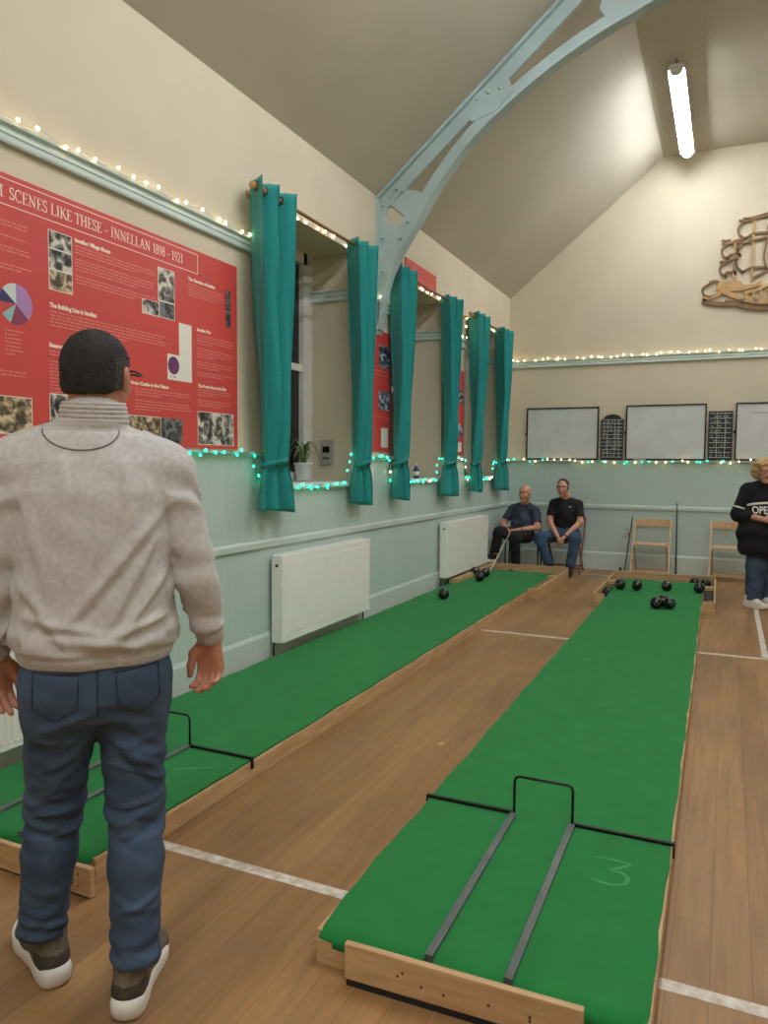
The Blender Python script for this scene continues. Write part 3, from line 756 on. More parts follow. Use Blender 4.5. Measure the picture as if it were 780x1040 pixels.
# ------------------------------------------------------------------ banners
def banner():
    y0, y1, z0, z1 = .62, 4.24, 1.59, 2.812
    O = (WX, (y0+y1)/2, z0)
    T = thing('banner', 'big red history banner on left wall, partly behind the standing man', 'banner', O)
    def nb(): return B(O)
    b = nb().box(WX+.001, WX+.012, y0, y1, z0, z1); b.build('panel', RED, T)
    e0, e1 = WX+.0122, WX+.0132
    def rect(m, name, a, c, d, e, lift=0): return nb().box(e0, e1+lift, a, c, d, e).build(name, m, T)
    # title and its frame
    b = nb()
    for a, c, d, e in ((.75, 3.83, 2.786, 2.790), (.75, 3.83, 2.670, 2.674), (3.826, 3.830, 2.670, 2.790)): b.box(e0, e1, a, c, d, e)
    b.build('title_frame', CREAMP, T)
    b = nb(); t = 'SCENES LIKE THESE – INNELLAN 1898 - 1921'
    serif_text(b, t, 2.482, 2.703, .054, 3.692-2.482, e0, e1)
    serif_text(b, 'FROM ', 2.482-.30+.02, 2.703, .054, .30-.02, e0, e1)
    b.build('title_lettering', CREAMP, T)
    UX, UY = (0, 1, 0), (0, 0, 1)
    def head(txt, y, z, h, w):
        o = text_mesh(txt, h*1.35, 'heading', CREAMP, T, (e1-O[0], y-O[1], z-O[2]), UX, UY, offset=.0012)
        xs = [v.co.y for v in o.data.vertices]; k = w/(max(xs)-min(xs))
        for v in o.data.vertices: v.co.y = (y-O[1])+(v.co.y-(y-O[1]))*k
    head('Innellan Village Shops', 2.861, 2.612, .020, .24)
    head('The Building Line in Innellan', 2.697, 2.256, .023, .30)
    head('Seasonal Folk', 2.69, 2.062, .021, .17)
    head('The Churches of Innellan', 3.737, 2.616, .020, .265)
    head('Innellan Pier', 3.818, 2.322, .020, .14)
    head('From Castle to the Palace', 3.24, 1.936, .020, .31)
    head('The Front Line at the Pier', 3.823, 1.975, .019, .295)
    random.seed(11)
    def block(y, z, w, h, lh=.0165, paras=()):
        b = nb(); n = int(h/lh)
        for i in range(n):
            zz = z-i*lh
            if i in paras: continue
            x = y; end = y+w*(random.uniform(.93, 1) if (i+1) not in paras and i != n-1 else random.uniform(.4, .8))
            while x < end:
                ww = random.uniform(.012, .045); b.box(e0, e1-.0003, x, min(x+ww, end), zz-.0055, zz); x += ww+.006
        b.build('body_lettering', PINK, T)
    block(2.86, 2.595, .60, .21, paras=(3, 8))
    block(2.70, 2.238, .85, .085)
    block(2.69, 2.045, .38, .22, paras=(2,))
    block(3.737, 2.597, .35, .095)
    block(3.817, 2.300, .38, .28, paras=(4, 9, 13))
    block(3.823, 1.962, .35, .125, paras=(3,))
    block(3.271, 1.918, .49, .14, paras=(3,))
    block(2.20, 2.60, .39, .17, paras=(3, 6))
    block(2.15, 1.918, .41, .05)
    block(.8, 2.6, 1.2, .28, paras=(4, 9)); block(.8, 2.2, 1.0, .3, paras=(5, 11)); block(2.42, 2.405, .18, .035)
    def photo(m, a, c, d, e, border=True):
        o = None
        if border: rect(PAPER, 'photo_border', a-.004, c+.004, d-.004, e+.004, -.0006)
        cy, cz = (a+c)/2, (d+e)/2
        o = B().box(e0-WX, e1-WX, -(c-a)/2, (c-a)/2, -(e-d)/2, (e-d)/2).build('photograph', m, T); o.location = (0, cy-O[1], cz-O[2])
    photo(PHOTO, 2.70, 2.838, 2.545, 2.625); photo(PHOTO, 2.70, 2.838, 2.445, 2.538); photo(PHOTOC, 2.70, 2.838, 2.345, 2.438)
    photo(PHOTO, 3.472, 3.608, 2.446, 2.630); photo(PHOTO, 3.34, 3.472, 2.348, 2.425); photo(PHOTOD, 3.48, 3.608, 2.350, 2.438)
    photo(PHOTOD, 4.112, 4.165, 2.395, 2.635, False)
    photo(PHOTO, 3.823, 4.19, 1.618, 1.820); photo(PHOTOD, 3.484, 3.672, 1.615, 1.762, False); photo(PHOTOC, 3.20, 3.478, 1.615, 1.760)
    photo(PHOTOC, 2.30, 2.58, 1.630, 1.798); photo(PHOTO, 2.69, 2.86, 1.66, 1.832); photo(PHOTO, 1.2, 1.55, 1.7, 1.95)
    # white page with a purple disc
    b = nb(); b.box(e0, e1, 3.648, 3.765, 1.993, 2.343); b.box(e0, e1, 3.543, 3.648, 1.993, 2.145); b.build('white_page', PAPER, T)
    nb().extrude([(3.597+.05*math.cos(q*PI/16), 2.08+.053*math.sin(q*PI/16)) for q in range(32)], 'x', e1, e1+.0006).build('purple_disc', PURPLE, T)
    b = nb(); b.box(e1, e1+.0005, 3.57, 3.578, 2.008, 2.016); b.box(e1, e1+.0005, 3.595, 3.615, 2.009, 2.014); b.build('page_caption', PURPLE, T)
    # pie chart
    c = (2.506, 2.231); r = .094
    for a0, a1, m, pull in ((90, -42, 0, 0), (-42, -108, 1, 0), (-110, -145, 2, 0), (-180, -218, 3, 0), (-218, -270, 4, 0)):
        pts = [c]+[(c[0]+r*.96*math.cos(math.radians(a0+(a1-a0)*k/12)), c[1]+r*math.sin(math.radians(a0+(a1-a0)*k/12))) for k in range(13)]
        nb().extrude(pts, 'x', e0, e1).build('pie_slice', PIEM[m], T)
    b = nb()
    for k in range(7):
        z = 2.105-k*.018; b.box(e0, e1, 2.445, 2.453, z-.004, z+.004); b.box(e0, e1-.0003, 2.46, 2.46+random.uniform(.03, .08), z-.003, z+.002)
    b.build('chart_key', PINK, T)
banner()
def small_banner(name, label, y0, y1, z0, z1, pics, lines=()):
    O = (WX, (y0+y1)/2, z0)
    T = thing(name, label, 'banner', O)
    B(O).box(WX+.001, WX+.012, y0, y1, z0, z1).build('panel', RED, T)
    e0, e1 = WX+.0122, WX+.0132
    for m, a, c, d, e in pics:
        o = B().box(e0-WX, e1-WX, -(c-a)/2, (c-a)/2, -(e-d)/2, (e-d)/2).build('photograph', m, T); o.location = (0, (a+c)/2-O[1], (d+e)/2-O[2])
    for a, c, d, e, m in lines: B(O).box(e0, e1, a, c, d, e).build('print', m, T)
small_banner('banner', 'tall narrow red banner with landscape photographs between first and second windows', 6.05, 6.80, 1.62, 2.76,
             [(SKYPHOTO, 6.5, 6.75, 2.42, 2.63), (SKYPHOTO, 6.5, 6.75, 2.02, 2.20), (SKYPHOTO, 6.08, 6.4, 2.42, 2.63)],
             [(6.56, 6.72, 1.66, 1.85, PAPER), (6.08, 6.74, 2.38, 2.386, PINK), (6.08, 6.74, 2.345, 2.35, PINK), (6.08, 6.74, 1.95, 1.955, PINK)])
small_banner('banner', 'tall narrow red banner mostly hidden between second and third windows', 8.32, 9.02, 1.62, 2.66,
             [(SKYPHOTO, 8.75, 8.97, 2.25, 2.42), (SKYPHOTO, 8.75, 8.97, 1.85, 2.0)], [(8.8, 8.95, 1.66, 1.78, PAPER)])
small_banner('banner', 'short red notice high on left wall above the second curtain rod', 7.12, 8.0, 3.385, 3.60, [], [(7.2, 7.95, 3.46, 3.464, PINK), (7.2, 7.95, 3.43, 3.433, PINK)])

# ------------------------------------------------------------------ boards and ship on the end wall
def whiteboard(x0, x1, z0, z1, label, writing=False):
    O = ((x0+x1)/2, BY, z0); T = thing('whiteboard', label, 'whiteboard', O, 0, 'whiteboards along the end wall ledge')
    t = .018
    B(O).box(x0+t, x1-t, BY-.032, BY-.02, z0+t, z1-t).build('panel', WBOARD, T)
    b = B(O).box(x0, x1, BY-.042, BY-.018, z0, z0+t); b.box(x0, x1, BY-.042, BY-.018, z1-t, z1)
    b.box(x0, x0+t, BY-.042, BY-.018, z0+t, z1-t); b.box(x1-t, x1, BY-.042, BY-.018, z0+t, z1-t); b.build('frame', BLACK, T)
    B(O).box(x0-.02, x0, BY-.03, BY-.018, (z0+z1)/2-.02, (z0+z1)/2+.02).build('hanging_lug', BLACK, T)
    if writing:
        b = B(O); random.seed(5)
        x = x0+.19
        for k in range(8): w = random.uniform(.02, .04); b.box(x, x+w, BY-.0328, BY-.032, z1-.145, z1-.13); x += w+.008
        b.build('faint_writing', METER, T)
whiteboard(-2.765, -1.717, 1.588, 2.348, 'blank black-framed whiteboard nearest the room corner, behind the seated men')
whiteboard(-1.343, -.296, 1.588, 2.356, 'blank black-framed whiteboard between the two dark scoreboards')
whiteboard(.062, 1.11, 1.588, 2.356, 'whiteboard with faint writing behind the standing woman', True)
def scoreboard(x0, x1, z0, z1, cols, label, arched):
    O = ((x0+x1)/2, BY, z0); T = thing('scoreboard', label, 'scoreboard', O)
    if arched:
        zz = z1-.07
        poly = [(x0, z0), (x1, z0), (x1, zz), (x1-.04, zz+.01)]+[((x0+x1)/2+(x1-x0)*.38*math.cos(q*PI/10), zz+.01+.06*math.sin(q*PI/10)) for q in range(1, 10)]+[(x0+.04, zz+.01), (x0, zz)]
    else: poly = [(x0, z0), (x1, z0), (x1, z1), (x0, z1)]; zz = z1-.02
    B(O).extrude(poly, 'y', BY-.04, BY-.018).build('panel', SLATE, T)
    b = B(O); n = 11 if arched else 10
    for i in range(n):
        z = z0+.04+(zz-z0-.05)*i/(n-1); b.box(x0+.015, x1-.015, BY-.0412, BY-.0402, z-.004, z+.004)
    for c in cols: x = x0+(x1-x0)*c; b.box(x-.003, x+.003, BY-.0412, BY-.0402, z0+.04, zz)
    b.build('ruled_lines', SCOREL, T)
    b = B(O); random.seed(9)
    for i in range(n-1):
        z = z0+.04+(zz-z0-.05)*(i+.4)/(n-1)
        x = x0+.03
        while x < x1-.05:
            w = random.uniform(.012, .04)
            if random.random() < .6: b.box(x, x+w, BY-.0411, BY-.0402, z-.008, z+.006)
            x += w+.02
    b.build('chalk_lettering', METER, T)
scoreboard(-1.685, -1.372, 1.588, 2.235, (.3, .62, .8), 'dark arched-top scoreboard between the two blank whiteboards', True)
scoreboard(-.27, .03, 1.588, 2.25, (.36, .7), 'dark square-topped scoreboard left of the third whiteboard', False)
b = B((-1.14, BY-.05, 1.578)); b.box(-1.22, -1.06, BY-.066, BY-.044, 1.578, 1.612)
tag(b.build('board_eraser', METER, loc=(-1.14, BY-.05, 1.578), bevel=.004), 'grey board eraser on ledge below the middle whiteboard', 'eraser')

def ship():
    O = (.5, BY, 3.56); T = thing('wooden_ship', 'fretwork wooden sailing ship mounted high on the end wall', 'wall decoration', O)
    y0, y1 = BY-.035, BY-.012
    def R(pts, w, name, m, n=8, d=0): B(O).ribbon(bez(pts, n), w, 'y', y0-d, y1).build(name, m, T)
    # hull: keel sweep, bow, deck band, castles
    R([(-.40, 3.745), (-.30, 3.70), (-.10, 3.665), (.02, 3.66), (.15, 3.61), (.40, 3.575), (.70, 3.58), (1.0, 3.62), (1.25, 3.70), (1.38, 3.86)], .055, 'keel', SHIPW)
    R([(-.40, 3.745), (-.24, 3.79), (-.16, 3.86)], .05, 'bow', SHIPL)
    R([(-.16, 3.85), (.0, 3.76), (.2, 3.69), (.5, 3.665), (.8, 3.69), (1.05, 3.76), (1.3, 3.90)], .06, 'hull_band', SHIPL, d=.006)
    R([(-.12, 3.71), (.1, 3.68), (.3, 3.635), (.6, 3.63), (.9, 3.66), (1.2, 3.78)], .02, 'hull_band', SHIPW, d=.004)
    B(O).extrude([(-.24, 3.86), (-.20, 3.98), (-.08, 3.96), (.06, 3.96), (.10, 3.90), (.24, 3.90), (.30, 3.95), (.31, 3.88), (.1, 3.83), (-.06, 3.83), (-.15, 3.86)], 'y', y0, y1).build('forecastle', SHIPL, T)
    R([(.10, 3.80), (.25, 3.82), (.40, 3.88), (.60, 3.93), (.8, 3.90), (1.0, 3.93)], .035, 'deck_rail', SHIPL, d=.004)
    B(O).extrude([(.95, 3.82), (.95, 4.02), (1.15, 4.08), (1.38, 4.16), (1.36, 3.95), (1.2, 3.85)], 'y', y0, y1).build('stern_castle', SHIPL, T)
    for k in range(10): x = .12+k*.085; B(O).box(x, x+.028, y0, y1, 3.71-.0+.02*abs(k-5)/5, 3.83).build('deck_post', SHIPL, T)
    for k in range(6): x = .05+k*.17; B(O).box(x, x+.06, y0-.008, y0, 3.64+.012*abs(k-3), 3.685+.012*abs(k-3)).build('gun_port', SHIPW, T)
    # masts, yards, sails (outlined in bent strips)
    for x, z0, z1 in ((-.025, 3.94, 4.50), (.19, 3.93, 4.78), (.62, 3.90, 5.05), (1.05, 4.0, 4.70)): B(O).box(x-.014, x+.014, y0+.004, y1-.004, z0, z1).build('mast', SHIPL, T)
    def sail(x0, x1, zt, zb, bulge):
        R([(x0-.05, zt+.015), (x0+.05, zt-.005), ((x0+x1)/2, zt+.02), (x1+.03, zt+.045)], .024, 'yard', SHIPW, d=.004)
        R([(x0+.03, zt), (x0-bulge, zt-(zt-zb)*.35), (x0-bulge*.7, zt-(zt-zb)*.75), (x0+.05, zb)], .026, 'sail_edge', SHIPW)
        R([(x0+.02, zb-.01), ((x0+x1)/2-.04, zb+.055), (x1-.03, zb+.05), (x1, zb+.02)], .024, 'sail_foot', SHIPW)
        R([(x1, zt+.03), (x1-bulge*.8, (zt+zb)/2), (x1, zb+.02)], .022, 'sail_edge', SHIPW)
    R([(-.325, 3.975), (-.27, 3.99), (-.20, 3.975)], .02, 'yard', SHIPW)
    R([(-.28, 3.975), (-.40, 3.90), (-.385, 3.82), (-.30, 3.775)], .022, 'sail_edge', SHIPW)
    sail(-.15, .0, 4.22, 4.03, .045); sail(-.13, .05, 4.46, 4.26, .05)
    R([(-.19, 4.515), (-.13, 4.50), (-.08, 4.51)], .018, 'yard', SHIPW)
    sail(.04, .36, 4.45, 4.06, .045); sail(.06, .40, 4.73, 4.50, .05)
    R([(.06, 4.765), (.14, 4.76), (.24, 4.775), (.36, 4.80)], .022, 'yard', SHIPW)
    sail(.46, .86, 4.50, 4.08, .05); sail(.48, .82, 4.86, 4.56, .045)
    sail(.95, 1.25, 4.42, 4.12, .05); sail(.98, 1.20, 4.66, 4.48, .04)
    R([(.2, 3.98), (.36, 4.06), (.52, 4.15)], .03, 'stay', SHIPW)
ship()

# ------------------------------------------------------------------ fairy lights
def bulb_mesh():
    return B().ball((0, 0, 0), .0085, 8, sc=(1, 1, 1.25)).mesh('bulb', WARMB, True), B().ball((0, 0, 0), .0085, 8, sc=(1, 1, 1.25)).mesh('green_bulb', TEALB, True)
BW, BG = bulb_mesh()
def fairy(label, path, n, wire, pick, seed, jit, group, off):
    """string along a 3D polyline with n bulbs on it"""
    random.seed(seed)
    P = [Vector(p) for p in path]; O = P[0]
    T = thing('fairy_lights', label, 'fairy lights', O, 0, group)
    seg = [(P[i+1]-P[i]).length for i in range(len(P)-1)]; tot = sum(seg)
    def at(d):
        for i, s in enumerate(seg):
            if d <= s or i == len(seg)-1: return P[i].lerp(P[i+1], min(1, d/s))
            d -= s
    w = []
    for k in range(n*2+1):
        p = at(tot*k/(n*2))-O; w.append(p+Vector((0, 0, random.uniform(-jit, jit)*.6)))
    B().tube(w, .0018, 5).build('wire', wire, T)
    for k in range(n):
        p = at(tot*(k+.5+random.uniform(-.42, .42))/n)-O+Vector((off[0]*random.uniform(.5, 1), off[1]*random.uniform(.5, 1)+random.uniform(-.01, .01)*(off[1] == 0), random.uniform(-jit, jit)))
        if off[1] == 0: p.y += random.uniform(-.02, .02)
        o = bpy.data.objects.new('bulb', BG if pick() else BW); COL.objects.link(o); o.parent = T; o.location = p
        o.rotation_euler = (random.uniform(-.6, .6), random.uniform(-.6, .6), 0)
wx = WX+.042
path = [(wx, 1.6, 3.056), (wx, 4.50, 3.056)]
fairy('warm white fairy lights on the picture rail above the big red banner', path, 24, WIRE, lambda: False, 1, .016, 'warm white fairy lights', (.008, 0))
for i, (lab) in enumerate(('warm fairy lights over the first window opening', 'warm fairy lights from iron arch foot over the second window opening', 'warm fairy lights over the third window opening by the corner')):
    y0, y1 = WIN[i]
    p = [(WX+.012, y0-.02, HEAD-.2), (WX+.012, y0, HEAD+.012), (WX+.012, y1, HEAD+.012), (WX+.012, y1+.02, HEAD-.25), (wx, y1+.08, 3.06), (wx, min(y1+.78, BY-.05), 3.06)]
    fairy(lab, p, 20, WIRE, lambda: False, 20+i, .016, 'warm white fairy lights', (.008, 0))
yb = BY-.042
fairy('warm white fairy lights along the picture rail on the end wall', [(WX+.03, yb, 3.056), (3.0, yb, 3.056)], 60, WIRE, lambda: False, 4, .014, 'warm white fairy lights', (0, -.008))
yc = BY-.07
fairy('green and white fairy lights on the ledge under the whiteboards', [(WX+.1, yc, 1.575), (-1.0, yc, 1.56), (.2, yc, 1.575), (2.4, yc, 1.565)], 56, WIREG, lambda: random.random() < .42, 5, .026, 'green fairy lights', (0, -.008))
wc = WX+.062
fairy('green fairy lights on the ledge below the big red banner', [(wc, 2.2, 1.57), (wc, 4.36, 1.565), (wc, 4.40, 1.36)], 24, WIREG, lambda: random.random() < .8, 6, .022, 'green fairy lights', (.008, 0))
fairy('green fairy lights along the first window sill', [(wc, 4.42, 1.35), (wc, 4.8, 1.33), (wc, 5.6, 1.318), (wc, 5.74, 1.33), (wc, 5.80, 1.56), (wc, 6.25, 1.575), (wc, 6.62, 1.56)], 26, WIREG, lambda: random.random() < .8, 7, .024, 'green fairy lights', (.008, 0))
fairy('green fairy lights along the second window sill', [(wc, 6.64, 1.54), (wc, 6.66, 1.33), (wc, 7.2, 1.32), (wc, 7.92, 1.32), (wc, 7.96, 1.55), (wc, 8.6, 1.57), (wc, 8.95, 1.56)], 27, WIREG, lambda: random.random() < .85, 8, .022, 'green fairy lights', (.008, 0))
fairy('green fairy lights along the third window sill', [(wc, 8.97, 1.5), (wc, 8.99, 1.33), (wc, 9.5, 1.32), (wc, 10.1, 1.32), (wc, 10.15, 1.55), (wc, 11.0, 1.57)], 24, WIREG, lambda: random.random() < .85, 9, .022, 'green fairy lights', (.008, 0))

# ------------------------------------------------------------------ things on the sills and walls
def plant():
    O = (WX-.34, 5.70, SILL+.012); T = thing('potted_plant', 'small spider plant in white pot on first window sill', 'plant', O)
    B().lathe([(.062, 0), (.095, .006), (.10, .014), (.09, .012), (.06, .010)], n=24).build('saucer', POTW, T, smooth=True)
    B().lathe([(.058, .012), (.062, .02), (.08, .14), (.086, .145), (.086, .16), (.078, .16), (.074, .14)], n=28).build('pot', POTW, T, smooth=True)
    B().lathe([(.072, .138), (.03, .146), (.001, .148)], n=20).build('soil', SHIPW, T)
    random.seed(4)
    for k in range(20):
        a = random.uniform(0, 2*PI); l = random.uniform(.12, .24); h = random.uniform(.09, .22); c, s = math.cos(a), math.sin(a)
        pts = [Vector((c*.02, s*.02, .14)), Vector((c*l*.3, s*l*.3, .14+h*.8)), Vector((c*l*.7, s*l*.7, .14+h)), Vector((c*l, s*l, .14+h*random.uniform(.2, .8)))]
        pts = bez([p for p in pts], 4); w = [.008*math.sin(PI*(.12+.88*i/(len(pts)-1)))+.0012 for i in range(len(pts))]
        vs = []; fs = []; side = Vector((-s, c, 0))
        for p, ww in zip(pts, w):
            vs += [p-side*ww, p+Vector((0, 0, -.002)), p+side*ww, p+Vector((0, 0, .001))]
        for i in range(len(pts)-1):
            q = 4*i
            for e in range(4): fs.append((q+e, q+4+e, q+4+(e+1) % 4, q+(e+1) % 4))
        B().add(vs, fs); b = B(); b.add(vs, fs); b.build('leaf', LEAF, T, smooth=True)
plant()
def flowers():
    O = (WX-.30, 5.08, SILL+.012); T = thing('flower_vase', 'white blossom sprig in dark vase on first sill, half behind nearest curtain', 'plant', O)
    B().lathe([(.05, 0), (.06, .05), (.05, .14), (.03, .2), (.036, .22)], n=20).build('vase', DARK, T, smooth=True)
    random.seed(8)
    for k in range(3):
        dx, dy = random.uniform(-.04, .04), .18+.05*k
        st = bez([(0, 0, .2), (dx*.5, dy*.3, .42), (dx, dy, .62+.06*k)], 6); B().tube([tuple(p) for p in st], .003, 6).build('stem', LEAF, T)
        for q in range(9):
            p = st[4+q % (len(st)-4)]+Vector((random.uniform(-.03, .03), random.uniform(-.03, .03), random.uniform(-.02, .02)))
            b = B()
            for e in range(5): a = 2*PI*e/5; b.ball(p+Vector((.013*math.cos(a), .005, .013*math.sin(a))), .012, 8, sc=(1, .35, 1))
            b.build('blossom', PETAL, T, smooth=True)
flowers()
O = (WX-.255, 5.99, 1.50); T = thing('heating_control', 'grey wall control with a dark screen beside the potted plant', 'control box', O)
B().box(-.062, .062, -.034, 0, -.005, .215).build('case', METER, T, bevel=.006)
B().box(-.035, .035, -.036, -.034, .10, .155).build('screen', SCREEN, T)
for k in range(3): B().box(-.035+.027*k, -.018+.027*k, -.037, -.034, .04, .058).build('button', DARK, T)
O = (WX, 6.31, 1.34); T = thing('wall_switch', 'white double switch plate on mint boarding below the narrow red banner', 'switch', O)
B().box(.016, .028, -.065, .065, -.0, .125).build('plate', WHITEP, T, bevel=.003)
for s in (-1, 1): B().box(.028, .034, s*.03-.018, s*.03+.018, .035, .09).build('rocker', WHITE, T, bevel=.002)
O = (WX-.05, 7.62, SILL+.012); T = thing('bottle', 'small blue bottle on second window sill', 'bottle', O)
B().lathe([(.03, 0), (.033, .005), (.033, .09), (.028, .11), (.012, .125), (.012, .135)], n=18).build('body', BLUEB, T, smooth=True)
B().lathe([(.015, .135), (.015, .165), (.012, .17)], n=14).build('cap', WHITEP, T, smooth=True)
B().lathe([(.0337, .03), (.0337, .075)], n=18).build('paper_label', PAPER, T, smooth=True)

# ------------------------------------------------------------------ chairs
def folding_chair(x, y, rz, label, wood=BEECH, metal=None):
    """faces local -y; back at +y"""
    T = thing('folding_chair', label, 'chair', (x, y, 0), rz, None)
    w = .235; m = wood
    for s in (-1, 1):
        B().beam((s*w, .20, .76), (s*(w+.005), -.22, 0), .022, .036, up=(0, 1, 0)).build('front_leg', m, T, bevel=.003)
        B().beam((s*(w-.028), -.16, .43), (s*(w-.028), .25, 0), .02, .032, up=(0, 1, 0)).build('rear_leg', m, T, bevel=.003)
    b = B()
    pts = [(-w-.01, .195), (-w*.5, .225), (0, .235), (w*.5, .225), (w+.01, .195)]
    b.ribbon(bez(pts, 4), .016, 'z', .665, .765); b.build('back_rail', m, T, bevel=.003)
    b = B()
    for k in range(7): y0 = -.20+k*.052; b.box(-w+.03, w-.03, y0, y0+.044, .43, .446)
    b.box(-w+.035, -w+.055, -.2, .155, .412, .43); b.box(w-.055, w-.035, -.2, .155, .412, .43); b.build('seat', m, T, bevel=.002)
    B().beam((-w, -.175, .08), (w, -.175, .08), .02, .022).build('stretcher', m, T)
    B().beam((-w+.02, .19, .068), (w-.02, .19, .068), .02, .022).build('stretcher', m, T)
    return T
folding_chair(-.93, 10.83, 0, 'empty pale folding chair right of the seated man in jeans')
folding_chair(.05, 10.83, 0, 'pale folding chair partly hidden behind the standing woman')
folding_chair(-2.06, 10.66, .0, 'red-brown folding chair under the man in jeans', REDWOOD)
def metal_chair(x, y, rz, label):
    T = thing('stacking_chair', label, 'chair', (x, y, 0), rz)
    for s in (-1, 1):
        B().tube([tuple(p) for p in bez([(s*.23, -.2, 0), (s*.225, -.2, .42), (s*.22, -.16, .44), (s*.22, .18, .44), (s*.215, .23, .50), (s*.2, .27, .82)], 5)], .011, 10).build('side_frame', BLACK, T, smooth=True)
        B().tube([(s*.22, .17, .44), (s*.235, .24, 0)], .011, 10).build('rear_leg', BLACK, T, smooth=True)
    B().box(-.215, .215, -.2, .2, .45, .485).build('seat', TROUS, T, bevel=.012)
    b = B(); b.ribbon(bez([(-.2, .245), (-.1, .272), (0, .28), (.1, .272), (.2, .245)], 4), .022, 'z', .58, .80); b.build('backrest', TROUS, T, bevel=.006)
    return T
metal_chair(-2.64, 10.56, .12, 'dark metal-framed chair under the bald man in navy T-shirt')
# poles by the back wall
T = thing('measuring_pole', 'thin dark green pole standing upright against end wall between the folding chairs', 'pole', (-.62, BY-.06, 0))
B().tube([(0, 0, 0), (-.01, .03, 1.0)], [.011, .009], 10).build('shaft', mat('pole_green', (46, 66, 58), .5), T, smooth=True)
B().lathe([(.016, 0), (.016, .03), (.011, .035)], n=12).build('foot', SOLEB, T)
T = thing('bowl_pusher', 'dark stick with small black foot leaning at left of empty pale chair', 'stick', (-1.27, 10.80, 0))
B().tube([(0, 0, .05), (.075, .12, .80)], .008, 8).build('shaft', BLACK, T, smooth=True)
b = B().box(-.07, .05, -.03, .03, .0, .03); b.box(-.07, -.04, -.03, .03, .03, .09); b.build('foot', SOLEB, T, bevel=.004)
b = B(); 
for k in range(5): b.beam((.05, .07, .53), (-.07+.02*k, .06, .49+.04*k), .012, .006)
b.build('ribbon', REDWOOD, T)

